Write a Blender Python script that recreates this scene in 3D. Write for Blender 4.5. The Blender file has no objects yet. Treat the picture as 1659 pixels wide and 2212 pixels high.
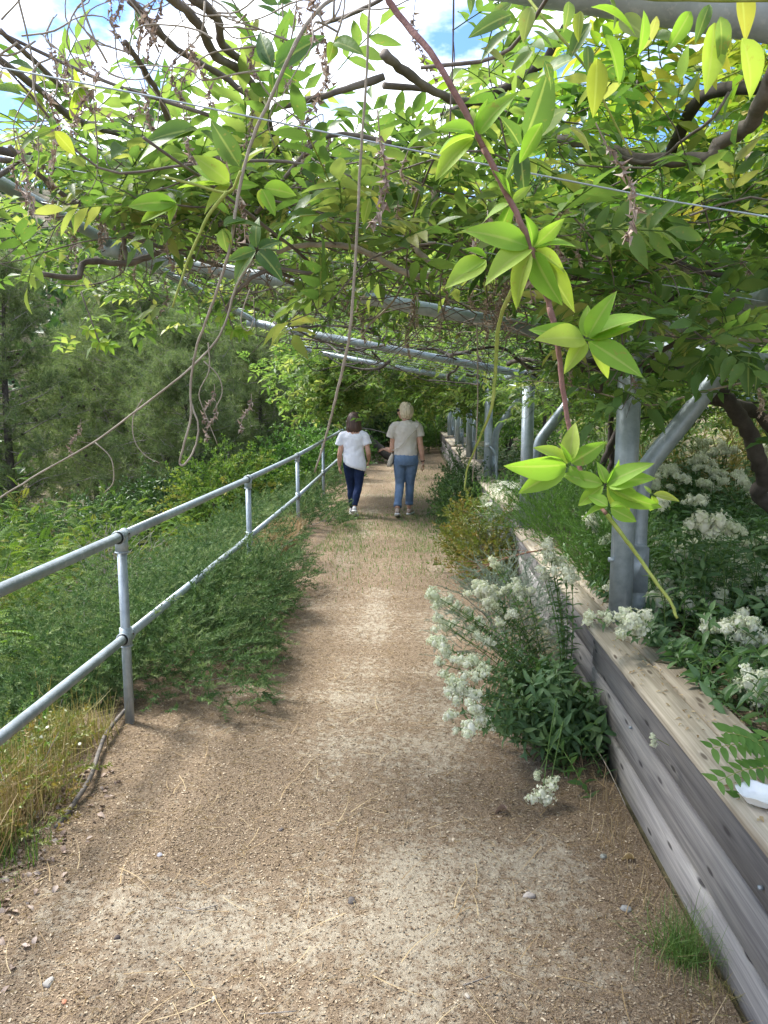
import bpy, math, numpy as np
from mathutils import Vector, Matrix, noise as mn
rng = np.random.default_rng(11)
S = bpy.context.scene
COL = S.collection
R = math.radians
# ------------------------------------------------------------ camera
CAMH = 1.65
cam = bpy.data.objects.new('camera', bpy.data.cameras.new('camera')); COL.objects.link(cam)
cam.location = (0, 0, CAMH); cam.rotation_euler = (R(90 - 7.8), 0, R(2.08))
cam.data.sensor_fit = 'VERTICAL'; cam.data.sensor_height = 34.6; cam.data.lens = 26.0
cam.data.clip_start = 0.05; cam.data.clip_end = 600
S.camera = cam
# ------------------------------------------------------------ light and sky
SUN_EL, SUN_AZ = 50.0, -62.0          # from the open valley side, ahead and to the left
W = bpy.data.worlds.new('World'); S.world = W; W.use_nodes = True
nt = W.node_tree; N = nt.nodes; L = nt.links
for n in list(N): N.remove(n)
def node(nt, t, **k):
    n = nt.nodes.new(t)
    for a, b in k.items(): setattr(n, a, b)
    return n
wo = node(nt, 'ShaderNodeOutputWorld'); bg = node(nt, 'ShaderNodeBackground')
sky = node(nt, 'ShaderNodeTexSky', sky_type='NISHITA'); sky.sun_disc = False
sky.sun_elevation = R(SUN_EL); sky.sun_rotation = R(SUN_AZ); sky.dust_density = 1.0
tc = node(nt, 'ShaderNodeTexCoord'); mp = node(nt, 'ShaderNodeMapping'); mp.inputs['Scale'].default_value = (2.2, 2.2, 4.2)
mp.inputs['Location'].default_value = (0.35, 0.1, 0.2)
nz = node(nt, 'ShaderNodeTexNoise'); nz.inputs['Scale'].default_value = 1.15; nz.inputs['Detail'].default_value = 7; nz.inputs['Roughness'].default_value = 0.55
rp = node(nt, 'ShaderNodeValToRGB'); rp.color_ramp.elements[0].position = 0.47; rp.color_ramp.elements[1].position = 0.56
mx = node(nt, 'ShaderNodeMix', data_type='RGBA')
nz2 = node(nt, 'ShaderNodeTexNoise'); nz2.inputs['Scale'].default_value = 4.0; nz2.inputs['Detail'].default_value = 5
rp2 = node(nt, 'ShaderNodeValToRGB'); rp2.color_ramp.elements[0].position = 0.3; rp2.color_ramp.elements[1].position = 0.7
rp2.color_ramp.elements[0].color = (6.9, 7.2, 7.8, 1); rp2.color_ramp.elements[1].color = (9.8, 10.0, 10.3, 1)
tint = node(nt, 'ShaderNodeMix', data_type='RGBA'); tint.blend_type = 'MULTIPLY'; tint.inputs[0].default_value = 1
tint.inputs[7].default_value = (.5, .7, 1.0, 1)
L.new(tc.outputs['Generated'], mp.inputs['Vector']); L.new(mp.outputs[0], nz.inputs['Vector']); L.new(mp.outputs[0], nz2.inputs['Vector'])
L.new(nz.outputs['Fac'], rp.inputs[0]); L.new(nz2.outputs['Fac'], rp2.inputs[0])
L.new(sky.outputs[0], tint.inputs[6])
L.new(rp.outputs[0], mx.inputs[0]); L.new(tint.outputs[2], mx.inputs[6]); L.new(rp2.outputs[0], mx.inputs[7])
L.new(mx.outputs[2], bg.inputs[0]); bg.inputs[1].default_value = 0.1
L.new(bg.outputs[0], wo.inputs[0])
sun = bpy.data.objects.new('sun', bpy.data.lights.new('sun', 'SUN')); COL.objects.link(sun)
sun.data.energy = 3.0; sun.data.angle = R(14); sun.data.color = (1, 0.96, 0.9)
az, el = R(SUN_AZ), R(SUN_EL)
sd = Vector((math.sin(az) * math.cos(el), math.cos(az) * math.cos(el), math.sin(el)))
sun.rotation_euler = sd.to_track_quat('Z', 'Y').to_euler()
S.view_settings.view_transform = 'Standard'; S.view_settings.look = 'None'
S.view_settings.exposure = 1.8; S.view_settings.gamma = 1; S.view_settings.use_curve_mapping = False
S.cycles.max_bounces = 7; S.cycles.diffuse_bounces = 4; S.cycles.transmission_bounces = 4
# ------------------------------------------------------------ measuring helper: where a sight line of the survey meets a plane of the site
F_ = 1662.0; PT = R(7.8); YW = R(2.08)
def P(x, y, Y=None, Z=None, X=None):
    a = (x - 829.5) / F_; b = -(y - 1106) / F_
    d = (a, math.cos(PT) + b * math.sin(PT), -math.sin(PT) + b * math.cos(PT))
    c, s = math.cos(YW), math.sin(YW)
    d = (d[0] * c - d[1] * s, d[0] * s + d[1] * c, d[2])
    t = Y / d[1] if Y is not None else ((Z - CAMH) / d[2] if Z is not None else X / d[0])
    return np.array((d[0] * t, d[1] * t, CAMH + d[2] * t))
def project(p):
    p = np.atleast_2d(p); q = p - np.array((0, 0, CAMH))
    c, s = math.cos(YW), math.sin(YW)
    x = q[:, 0] * c + q[:, 1] * s; y = -q[:, 0] * s + q[:, 1] * c
    dep = y * math.cos(PT) - q[:, 2] * math.sin(PT); up = y * math.sin(PT) + q[:, 2] * math.cos(PT)
    dd = np.maximum(dep, 1e-3)
    return 829.5 + F_ * x / dd, 1106 - F_ * up / dd, dep
# ------------------------------------------------------------ object helpers
def link(o, parent=None):
    COL.objects.link(o)
    if parent is not None: o.parent = parent
    return o
def tag(o, label=None, cat=None, group=None, kind=None):
    if label: o['label'] = label
    if cat: o['category'] = cat
    if group: o['group'] = group
    if kind: o['kind'] = kind
    return o
def thing(name, label, cat, loc=(0, 0, 0), rz=0, group=None):
    o = bpy.data.objects.new(name, None); o.empty_display_size = 0.1; link(o)
    o.location = loc; o.rotation_euler = (0, 0, rz)
    return tag(o, label, cat, group)
def mesh(name, V, T, mat, smooth=True, tint=None):
    V = np.asarray(V, dtype=np.float32).reshape(-1, 3)
    m = bpy.data.meshes.new(name)
    if isinstance(T, np.ndarray) and T.ndim == 2:
        k = T.shape[1]; n = len(T)
        m.vertices.add(len(V)); m.vertices.foreach_set('co', V.ravel())
        m.loops.add(n * k); m.loops.foreach_set('vertex_index', np.ascontiguousarray(T, dtype=np.int32).ravel())
        m.polygons.add(n); m.polygons.foreach_set('loop_start', np.arange(0, n * k, k, dtype=np.int32))
        m.update(calc_edges=True)
    else:
        m.from_pydata([tuple(v) for v in V.tolist()], [], [tuple(t) for t in T]); m.update()
    if smooth: m.polygons.foreach_set('use_smooth', np.ones(len(m.polygons), dtype=bool))
    if tint is not None:
        a = m.attributes.new('tint', 'FLOAT', 'POINT'); a.data.foreach_set('value', np.asarray(tint, dtype=np.float32))
    if mat: m.materials.append(mat)
    return m
def obj(name, me, parent=None, loc=None, kind=None):
    o = bpy.data.objects.new(name, me); link(o, parent)
    if loc is not None: o.location = loc
    if kind: o['kind'] = kind
    return o
class MB:
    """collects triangles and quads (as triangles) into one mesh"""
    def __init__(s): s.V = []; s.T = []; s.n = 0; s.t = []
    def add(s, V, T, tint=0.5):
        V = np.asarray(V, float).reshape(-1, 3); T = np.asarray(T, int)
        if T.shape[1] == 4: T = np.vstack([T[:, [0, 1, 2]], T[:, [0, 2, 3]]])
        s.V.append(V); s.T.append(T + s.n); s.n += len(V)
        s.t.append(np.full(len(V), tint) if np.isscalar(tint) else np.asarray(tint))
        return s
    def mesh(s, name, mat, smooth=True): return mesh(name, np.vstack(s.V), np.vstack(s.T), mat, smooth, np.concatenate(s.t))
    def build(s, name, mat, parent=None, smooth=True, kind=None): return obj(name, s.mesh(name, mat, smooth), parent, kind=kind)
def cat_rom(p, k=4):
    p = np.asarray(p, float); n = len(p)
    if n < 3: 
        t = np.linspace(0, 1, k + 1)[:, None]; return p[0] * (1 - t) + p[-1] * t
    q = np.vstack([2 * p[0] - p[1], p, 2 * p[-1] - p[-2]]); out = []
    for i in range(n - 1):
        a, b, c, d = q[i:i + 4]
        for t in np.arange(k) / k:
            out.append(.5 * ((2 * b) + (c - a) * t + (2 * a - 5 * b + 4 * c - d) * t * t + (-a + 3 * b - 3 * c + d) * t ** 3))
    out.append(p[-1]); return np.array(out)
def tube(p, r, n=6, cap=True, ry=None, up=None, knob=0.0):
    """ring tube along polyline; r (and ry) scalar or per point"""
    p = np.asarray(p, float); m = len(p)
    r = np.broadcast_to(np.asarray(r, float), (m,)) if np.ndim(r) == 0 or len(np.atleast_1d(r)) == m else np.interp(np.linspace(0, 1, m), np.linspace(0, 1, len(r)), r)
    ry_ = r if ry is None else (np.interp(np.linspace(0, 1, m), np.linspace(0, 1, len(np.atleast_1d(ry))), np.atleast_1d(ry)))
    if knob: 
        kk = 1 + knob * rng.normal(size=m); r = r * kk; ry_ = ry_ * kk
    t = np.gradient(p, axis=0); t /= np.linalg.norm(t, axis=1)[:, None] + 1e-9
    u = np.array((0, 0, 1.0)) if up is None else np.asarray(up, float)
    if abs(t[0] @ u) > .93: u = np.array((1.0, 0, 0)) if up is None else np.array((0, 1., 0))
    V = []; a = np.linspace(0, 2 * np.pi, n, endpoint=False)
    for i in range(m):
        s = np.cross(t[i], u); s /= np.linalg.norm(s) + 1e-9; w = np.cross(s, t[i]); u = w
        V.append(p[i] + r[i] * np.cos(a)[:, None] * s + ry_[i] * np.sin(a)[:, None] * w)
    V = np.vstack(V); T = []
    i0 = np.arange(m - 1)[:, None] * n; j = np.arange(n)[None, :]; j2 = (j + 1) % n
    q = np.stack([(i0 + j), (i0 + j2), (i0 + n + j2), (i0 + n + j)], -1).reshape(-1, 4)
    T = np.vstack([q[:, [0, 1, 2]], q[:, [0, 2, 3]]])
    if cap:
        V = np.vstack([V, p[:1], p[-1:]]); a0 = m * n; jj = np.arange(n); jn = (jj + 1) % n
        T = np.vstack([T, np.stack([np.full(n, a0), jn, jj], 1), np.stack([np.full(n, a0 + 1), (m - 1) * n + jj, (m - 1) * n + jn], 1)])
    return V, T
def boxv(x0, x1, y0, y1, z0, z1, b=0.0):
    """box with small chamfer on its long (y) edges"""
    if b <= 0: prof = [(x0, z0), (x1, z0), (x1, z1), (x0, z1)]
    else: prof = [(x0 + b, z0), (x1 - b, z0), (x1, z0 + b), (x1, z1 - b), (x1 - b, z1), (x0 + b, z1), (x0, z1 - b), (x0, z0 + b)]
    k = len(prof); V = [(x, y0, z) for x, z in prof] + [(x, y1, z) for x, z in prof]
    T = []
    for i in range(k): j = (i + 1) % k; T += [(i, i + k, j + k), (i, j + k, j)]
    for i in range(1, k - 1): T += [(0, i, i + 1), (k, k + i + 1, k + i)]
    return np.array(V, float), np.array(T)
def frames(d, u):
    """rotation matrices whose y axis is d and z axis near u"""
    d = d / (np.linalg.norm(d, axis=1)[:, None] + 1e-9)
    x = np.cross(d, u); x /= np.linalg.norm(x, axis=1)[:, None] + 1e-9
    z = np.cross(x, d)
    return np.stack([x, d, z], axis=2)
def batch(tm, Rm, pos, sc):
    """copies of template (V,T) under rotation, scale and shift -> V, T"""
    V, T = tm; n = len(pos); sc = np.asarray(sc, float)
    sc = np.broadcast_to(sc, (n,)) 
    W_ = np.einsum('nij,vj->nvi', Rm * sc[:, None, None], V) + pos[:, None, :]
    T_ = (T[None] + (np.arange(n) * len(V))[:, None, None]).reshape(-1, T.shape[1])
    return W_.reshape(-1, 3), T_
def add_batch(mb, tm, Rm, pos, sc, tint=None):
    if len(pos) == 0: return
    tint = rng.random(len(pos)) if tint is None else tint
    V, T = batch(tm, Rm, pos, sc); mb.add(V, T, np.repeat(tint, len(tm[0])))
def rdir(n): 
    v = rng.normal(size=(n, 3)); return v / np.linalg.norm(v, axis=1)[:, None]
def R_euler(o, pos, Rm, sc):
    M = Matrix([[*(Rm[i] * sc), pos[i]] for i in range(3)] + [[0, 0, 0, 1]]); o.matrix_basis = M
# ------------------------------------------------------------ materials
def mat_base(name):
    m = bpy.data.materials.new(name); m.use_nodes = True; t = m.node_tree
    return m, t, t.nodes['Principled BSDF'], t.nodes['Material Output']
def rgb(c): return (*c, 1)
def ramp(t, fac, stops):
    r = node(t, 'ShaderNodeValToRGB'); e = r.color_ramp.elements
    while len(e) < len(stops): e.new(0.5)
    for i, (p, c) in enumerate(stops): e[i].position = p; e[i].color = rgb(c)
    t.links.new(fac, r.inputs[0]); return r.outputs[0]
def noise_n(t, scale, detail=4, vec=None, rough=0.55, mapscale=None, objc=True):
    n = node(t, 'ShaderNodeTexNoise'); n.inputs['Scale'].default_value = scale; n.inputs['Detail'].default_value = detail; n.inputs['Roughness'].default_value = rough
    c = node(t, 'ShaderNodeTexCoord'); out = vec if vec is not None else c.outputs['Object']
    if mapscale:
        mpn = node(t, 'ShaderNodeMapping'); mpn.inputs['Scale'].default_value = mapscale; t.links.new(out, mpn.inputs[0]); out = mpn.outputs[0]
    t.links.new(out, n.inputs['Vector']); return n.outputs['Fac']
def mixc(t, fac, a, b, blend='MIX'):
    m = node(t, 'ShaderNodeMix', data_type='RGBA'); m.blend_type = blend
    for s, v in ((0, fac), (6, a), (7, b)):
        if hasattr(v, 'is_output'): t.links.new(v, m.inputs[s])
        else: m.inputs[s].default_value = v if s == 0 else rgb(v)
    return m.outputs[2]
def math_n(t, op, a, b=0.0):
    m = node(t, 'ShaderNodeMath', operation=op)
    for s, v in ((0, a), (1, b)):
        if hasattr(v, 'is_output'): t.links.new(v, m.inputs[s])
        else: m.inputs[s].default_value = v
    return m.outputs[0]
def bump(t, bs, h, strength=0.3, dist=0.01):
    b = node(t, 'ShaderNodeBump'); b.inputs['Strength'].default_value = strength; b.inputs['Distance'].default_value = dist
    t.links.new(h, b.inputs['Height']); t.links.new(b.outputs[0], bs.inputs['Normal'])
def tint_fac(t):
    a = node(t, 'ShaderNodeAttribute', attribute_name='tint'); oi = node(t, 'ShaderNodeObjectInfo')
    return math_n(t, 'FRACT', math_n(t, 'ADD', a.outputs['Fac'], oi.outputs['Random']))
def leafm(name, stops, trans=0.35, tcol=None, rough=0.5, blem=False, spec=0.35):
    m, t, b, out = mat_base(name)
    f = tint_fac(t); c = ramp(t, f, stops)
    nf = noise_n(t, 30, 2); c = mixc(t, math_n(t, 'MULTIPLY', nf, 0.35), c, tuple(x * 0.55 for x in stops[0][1]))
    if blem:
        sp = ramp(t, noise_n(t, 55, 3, rough=.7), [(.62, (0, 0, 0)), (.7, (1, 1, 1))]); c = mixc(t, math_n(t, 'MULTIPLY', sp, .55), c, (.3, .22, .07))
        md = node(t, 'ShaderNodeAttribute', attribute_name='mid'); mr = ramp(t, md.outputs['Fac'], [(.86, (0, 0, 0)), (.95, (1, 1, 1))]); c = mixc(t, math_n(t, 'MULTIPLY', mr, .5), c, (.4, .45, .15))
        bump(t, b, noise_n(t, 90, 3), .35, .003)
    t.links.new(c, b.inputs['Base Color']); b.inputs['Roughness'].default_value = rough; b.inputs['Specular IOR Level'].default_value = spec
    if trans > 0:
        tr = node(t, 'ShaderNodeBsdfTranslucent'); mxs = node(t, 'ShaderNodeMixShader'); mxs.inputs[0].default_value = trans
        tc_ = mixc(t, 1.0, c, tcol or (1.5, 1.7, 0.6), 'MULTIPLY'); t.links.new(tc_, tr.inputs[0])
        t.links.new(b.outputs[0], mxs.inputs[1]); t.links.new(tr.outputs[0], mxs.inputs[2]); t.links.new(mxs.outputs[0], out.inputs[0])
    return m
M = {}
# wisteria foliage: fresh green with some yellow new leaves, then sunlit and dark copies
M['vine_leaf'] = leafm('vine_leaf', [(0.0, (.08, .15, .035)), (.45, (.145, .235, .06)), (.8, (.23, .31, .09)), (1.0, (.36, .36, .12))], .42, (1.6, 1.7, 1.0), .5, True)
M['vine_leaf_sunny'] = leafm('vine_leaf_sunny', [(0.0, (.12, .22, .035)), (.5, (.22, .31, .05)), (.85, (.36, .36, .08)), (1.0, (.42, .32, .08))], .45, (1.7, 1.8, .8), .5, True)  # yellower, brighter leaf copy with sunlight put into the colour
M['vine_leaf_dark'] = leafm('vine_leaf_dark', [(0.0, (.055, .12, .03)), (.6, (.1, .19, .05)), (1.0, (.16, .25, .07))], .4, (1.6, 1.8, .8), .5, True)  # darker leaf green; at the pergola end it puts shade into the colour
M['tip_leaf'] = leafm('tip_leaf', [(0.0, (.2, .36, .05)), (.6, (.28, .44, .07)), (1.0, (.4, .48, .1))], .48, (1.5, 1.6, .8), .6, True, .2)
M['pine'] = leafm('pine_needles', [(0.0, (.11, .165, .06)), (.5, (.17, .23, .09)), (1.0, (.26, .31, .14))], .3, (1.2, 1.3, .8), .7, spec=.15)
M['acacia'] = leafm('acacia_leaf', [(0.0, (.08, .15, .035)), (.6, (.13, .21, .05)), (.9, (.22, .27, .07)), (1.0, (.3, .26, .07))], .3, (1.3, 1.4, .6), .7, spec=.12)
M['rosemary'] = leafm('rosemary_leaf', [(0.0, (.065, .125, .045)), (.6, (.115, .185, .07)), (1.0, (.24, .3, .13))], .2, (1.2, 1.4, .8), .65, spec=.15)
M['silver'] = leafm('silver_leaf', [(0.0, (.17, .23, .17)), (1.0, (.32, .38, .3))], .15, (1.1, 1.2, 1), .6)
M['valerian'] = leafm('valerian_leaf', [(0.0, (.075, .15, .06)), (.6, (.12, .215, .085)), (1.0, (.19, .28, .12))], .25, (1.4, 1.7, .7), .45)
M['shrub_dark'] = leafm('shrub_leaf_dark', [(0.0, (.05, .1, .035)), (1.0, (.1, .17, .05))], .2, (1.4, 1.7, .7), .5)  # dark leaf green, deepened so bushes at the path end look shaded
M['shrub_yellow'] = leafm('shrub_leaf_yellow', [(0.0, (.13, .17, .035)), (.6, (.2, .22, .05)), (1.0, (.28, .18, .06))], .25, (1.4, 1.5, .7), .5)
M['feather'] = leafm('feathery_leaf', [(0.0, (.09, .2, .04)), (1.0, (.17, .3, .07))], .3, (1.4, 1.6, .7), .5)
M['grass_green'] = leafm('green_grass', [(0.0, (.08, .17, .035)), (1.0, (.16, .25, .06))], .25, (1.4, 1.6, .7), .5)
M['straw'] = leafm('straw', [(0.0, (.26, .17, .08)), (.5, (.42, .31, .16)), (1.0, (.58, .47, .28))], .15, (1.2, 1.1, .8), .6)
M['straw_green'] = leafm('fading_grass', [(0.0, (.2, .2, .06)), (.5, (.33, .29, .1)), (1.0, (.45, .36, .15))], .2, (1.2, 1.2, .7), .6)
M['litter'] = leafm('litter', [(0.0, (.11, .075, .048)), (.4, (.215, .155, .1)), (.8, (.37, .285, .185)), (1.0, (.58, .49, .36))], 0, None, .8, spec=.2)
M['flower'] = leafm('white_floret', [(0.0, (.7, .76, .5)), (.5, (.86, .87, .7)), (1.0, (.92, .91, .8))], .3, (1.0, 1.0, .9), .7)
M['dried'] = leafm('dried_flowers', [(0.0, (.22, .16, .13)), (.6, (.4, .31, .25)), (1.0, (.58, .49, .42))], .15, (1.1, 1.0, .9), .8)
def bark(name, a, b, scale=14):
    m, t, bs, out = mat_base(name)
    f = noise_n(t, scale, 6, rough=.65); c = ramp(t, f, [(.3, a), (.7, b)]); t.links.new(c, bs.inputs['Base Color'])
    bs.inputs['Roughness'].default_value = .85; bs.inputs['Specular IOR Level'].default_value = .2
    bump(t, bs, noise_n(t, scale * 3, 4), .6, .004); return m
M['bark'] = bark('vine_bark', (.08, .065, .055), (.21, .18, .155))
M['bark_light'] = bark('vine_bark_light', (.2, .17, .13), (.38, .33, .27), 20)
M['bark_dark'] = bark('dark_bark', (.04, .034, .03), (.11, .095, .085), 9)
M['stem_red'] = bark('red_stem', (.16, .085, .075), (.28, .16, .14), 30)
M['stem_green'] = bark('green_stem', (.2, .26, .05), (.34, .36, .1), 40)
M['twig_red'] = bark('reddish_twig', (.16, .08, .05), (.3, .17, .11), 30)
M['twig_grey'] = bark('grey_twig', (.17, .15, .13), (.36, .33, .3), 12)
M['cone'] = bark('pine_cone', (.03, .025, .022), (.07, .055, .045), 30)
def galv():
    m, t, bs, out = mat_base('galvanised_steel')
    f = noise_n(t, 22, 5, rough=.6); f2 = noise_n(t, 3, 5, mapscale=(1, 1, .25)); f3 = noise_n(t, 60, 3, mapscale=(1, 1, .08))
    c = ramp(t, f, [(.3, (.27, .32, .35)), (.7, (.41, .47, .51))])
    c = mixc(t, math_n(t, 'MULTIPLY', ramp(t, f2, [(.45, (0, 0, 0)), (.7, (1, 1, 1))]), .5), c, (.2, .215, .22))
    c = mixc(t, math_n(t, 'MULTIPLY', ramp(t, f3, [(.58, (0, 0, 0)), (.7, (1, 1, 1))]), .5), c, (.55, .58, .6))
    t.links.new(c, bs.inputs['Base Color']); bs.inputs['Metallic'].default_value = .45
    rr = node(t, 'ShaderNodeMapRange'); rr.inputs[3].default_value = .38; rr.inputs[4].default_value = .62; t.links.new(f, rr.inputs[0]); t.links.new(rr.outputs[0], bs.inputs['Roughness'])
    bump(t, bs, f, .12, .002); return m
M['galv'] = galv()
def wood(name, tones, dark, gscale=1.0):
    """weathered board, grain along Y, every board its own slice of the pattern"""
    m, t, bs, out = mat_base(name)
    tcn = node(t, 'ShaderNodeTexCoord'); oi = node(t, 'ShaderNodeObjectInfo'); ad = node(t, 'ShaderNodeVectorMath', operation='ADD')
    sc = node(t, 'ShaderNodeVectorMath', operation='SCALE'); sc.inputs[0].default_value = (13, 37, 7); t.links.new(oi.outputs['Random'], sc.inputs['Scale'])
    t.links.new(tcn.outputs['Object'], ad.inputs[0]); t.links.new(sc.outputs[0], ad.inputs[1]); v = ad.outputs[0]
    # knots bend the grain
    vo = node(t, 'ShaderNodeTexVoronoi'); vo.feature = 'F1'; vo.inputs['Scale'].default_value = 1
    sx = node(t, 'ShaderNodeSeparateXYZ'); cx_ = node(t, 'ShaderNodeCombineXYZ'); vo.voronoi_dimensions = '2D'; t.links.new(v, sx.inputs[0]); t.links.new(math_n(t, 'MULTIPLY', sx.outputs[1], 2.2), cx_.inputs[0]); t.links.new(math_n(t, 'MULTIPLY', math_n(t, 'ADD', sx.outputs[0], sx.outputs[2]), 7.5), cx_.inputs[1]); t.links.new(cx_.outputs[0], vo.inputs['Vector'])
    kd = vo.outputs['Distance']
    broad = noise_n(t, 1, 5, vec=v, mapscale=(7, .45, 11)); fine = noise_n(t, 1, 4, vec=v, mapscale=(120, 1.6, 150), rough=.6)
    wv = node(t, 'ShaderNodeMath', operation='SINE')
    t.links.new(math_n(t, 'ADD', math_n(t, 'MULTIPLY', broad, 38), math_n(t, 'DIVIDE', 1.2, math_n(t, 'ADD', kd, .12))), wv.inputs[0])
    g = math_n(t, 'ADD', math_n(t, 'MULTIPLY', wv.outputs[0], .07), math_n(t, 'ADD', math_n(t, 'MULTIPLY', broad, .5), math_n(t, 'MULTIPLY', fine, .5)))
    c = ramp(t, g, tones)
    tone = node(t, 'ShaderNodeMapRange'); tone.inputs[3].default_value = 1.3; tone.inputs[4].default_value = .65; ta = node(t, 'ShaderNodeAttribute', attribute_name='tint'); t.links.new(ta.outputs['Fac'], tone.inputs[0])
    comb = node(t, 'ShaderNodeCombineColor')
    for i in range(3): t.links.new(tone.outputs[0], comb.inputs[i])
    c = mixc(t, 1.0, c, comb.outputs[0], 'MULTIPLY')
    kf = ramp(t, kd, [(.04, (1, 1, 1)), (.075, (0, 0, 0))]); c = mixc(t, math_n(t, 'MULTIPLY', kf, .9), c, dark)
    stain = ramp(t, noise_n(t, 1, 4, vec=v, mapscale=(5, 1.0, 9)), [(.4, (0, 0, 0)), (.62, (1, 1, 1))])
    c = mixc(t, math_n(t, 'MULTIPLY', stain, .35), c, tuple(x * 1.3 for x in dark))
    t.links.new(c, bs.inputs['Base Color']); bs.inputs['Roughness'].default_value = .92; bs.inputs['Specular IOR Level'].default_value = .12
    bump(t, bs, math_n(t, 'SUBTRACT', g, math_n(t, 'MULTIPLY', kf, .4)), .55, .004); return m
M['board'] = wood('weathered_board', [(.3, (.16, .15, .148)), (.46, (.25, .238, .232)), (.58, (.32, .305, .288)), (.75, (.42, .395, .36))], (.06, .055, .055))
M['capboard'] = wood('cap_board', [(.32, (.3, .255, .195)), (.5, (.46, .4, .31)), (.68, (.62, .55, .44))], (.13, .1, .075))
def simple(name, c, rough=.7, metal=0, nscale=None, c2=None, sub=0, spec=.3, bs_=0):
    m, t, b, out = mat_base(name); b.inputs['Roughness'].default_value = rough; b.inputs['Metallic'].default_value = metal; b.inputs['Specular IOR Level'].default_value = spec
    if nscale:
        f = noise_n(t, nscale, 4); cc = ramp(t, f, [(.3, c), (.7, c2 or tuple(x * .7 for x in c))]); t.links.new(cc, b.inputs['Base Color'])
        if bs_: bump(t, b, f, .5, bs_)
    else: b.inputs['Base Color'].default_value = rgb(c)
    if sub: b.inputs['Subsurface Weight'].default_value = sub; b.inputs['Subsurface Radius'].default_value = (.01, .004, .002)
    return m
# ------------------------------------------------------------ terrain
def ss(a, b, x): 
    t = np.clip((x - a) / (b - a), 0, 1); return t * t * (3 - 2 * t)
def rise(y): return .011 * np.maximum(0, y - 10)
def fbm(x, y, s=1.0, seed=0.0):
    x = np.asarray(x, float) * s; y = np.asarray(y, float) * s; r = 0
    for k, (a, b, c) in enumerate(((1.0, .7, .5), (1.9, -1.3, .27), (3.7, 2.9, .15), (-6.1, 7.3, .08))):
        r = r + c * np.sin(a * x + b * y + seed + k) * np.cos(b * x - a * y * .8 + 1.7 * k + seed * 2)
    return r
def H(x, y):
    x = np.asarray(x, float); y = np.asarray(y, float)
    z = rise(y) + 0 * x
    t = np.maximum(0, -(x + 1.62))
    z = z - 2.3 * (1 - np.exp(-t / 4.5)) + .4 * np.maximum(0, t - 15) * ss(0, 8, t - 15) * .85
    z = z + ss(.5, 3, t) * .18 * fbm(x, y, .6)
    # right: terrace behind the planters, then a bank
    z = z + (.5 + .02 * fbm(x, y, 3)) * ss(1.0, 1.15, x) + .38 * np.maximum(0, x - 2.6) * ss(0, 1, x - 2.6)
    z = z + .34 * np.maximum(0, y - 31) * ss(0, 6, y - 31)
    cap = 26.0
    return np.where(z > cap, cap + (z - cap) * .12, z)
m, t, b, out = mat_base('bank_soil')
f1 = noise_n(t, .5, 6); f2 = noise_n(t, 9, 6, rough=.7)
c = ramp(t, f1, [(.35, (.07, .075, .035)), (.52, (.12, .11, .06)), (.68, (.24, .2, .13))]); c2 = ramp(t, f2, [(.35, (.4, .35, .3)), (.65, (1.2, 1.15, 1.1))])
t.links.new(mixc(t, 1, c, c2, 'MULTIPLY'), b.inputs['Base Color']); b.inputs['Roughness'].default_value = .95; bump(t, b, f2, .8, .03); M['soil'] = m
def axis(lo, hi, fine_lo, fine_hi, d):
    a = list(np.arange(fine_lo, fine_hi, d)); s = d; x = fine_lo
    while x > lo: s *= 1.18; x -= s; a.insert(0, x)
    s = d; x = a[-1]
    while x < hi: s *= 1.18; x += s; a.append(x)
    return np.array(a)
xs = axis(-160, 120, -4, 4, .12); ys = axis(-60, 200, -1, 14, .2)
X, Y = np.meshgrid(xs, ys); Z = H(X, Y) - .03 * (ss(-1.75, -1.6, X) * (1 - ss(.84, .95, X)))
V = np.stack([X, Y, Z], -1).reshape(-1, 3); nx, ny = len(xs), len(ys)
i = np.arange(ny - 1)[:, None] * nx + np.arange(nx - 1)[None]; Q = np.stack([i, i + 1, i + nx + 1, i + nx], -1).reshape(-1, 4)
tag(obj('ground', mesh('ground', V, Q, M['soil'])), kind='structure')
# path of trodden earth
def litter_density(x, y):
    """1 where cut straw and leaf bits lie thick, 0 on bare dusty earth"""
    n = fbm(x, y, 2.1, 1.3) * .9 + fbm(x, y, 6.5, 4.) * .6
    edge = ss(-.5, -1.4, x) * .3 + ss(.3, .85, x) * .45
    bare = np.exp(-((x + .25) ** 2 / .25)) * .28 * (y < 7) + np.exp(-((x - .42) ** 2 + (y - 2.55) ** 2 * .35) / .05) * .55 + np.exp(-((x + .75) ** 2 + (y - 2.2) ** 2 * .5) / .07) * .35 + np.exp(-((x + .05) ** 2 + (y - 2.5) ** 2) / .03) * .4
    return np.clip(.86 + n * .45 + edge * .7 - bare * .9, 0, 1)
def HP(x, y): return rise(y) + .012 * fbm(x, y, 2.5) + .006 * fbm(x, y, 9, 2) + .03 * ss(.45, .87, x) * .5
m, t, b, out = mat_base('path_earth')
at = node(t, 'ShaderNodeAttribute', attribute_name='tint')
fa = noise_n(t, 5, 6, rough=.65); fb = noise_n(t, 70, 5, rough=.7); fc = noise_n(t, 260, 3, rough=.7)
bare = ramp(t, fb, [(.3, (.27, .225, .17)), (.5, (.38, .33, .25)), (.72, (.47, .415, .32))])
lit = ramp(t, fc, [(.35, (.13, .092, .06)), (.5, (.235, .175, .117)), (.66, (.38, .3, .215))])
ff = math_n(t, 'ADD', at.outputs['Fac'], math_n(t, 'MULTIPLY', math_n(t, 'SUBTRACT', noise_n(t, 22, 5, rough=.7), .5), 2.2))
fac = ramp(t, ff, [(.35, (0, 0, 0)), (.75, (1, 1, 1))])
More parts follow.
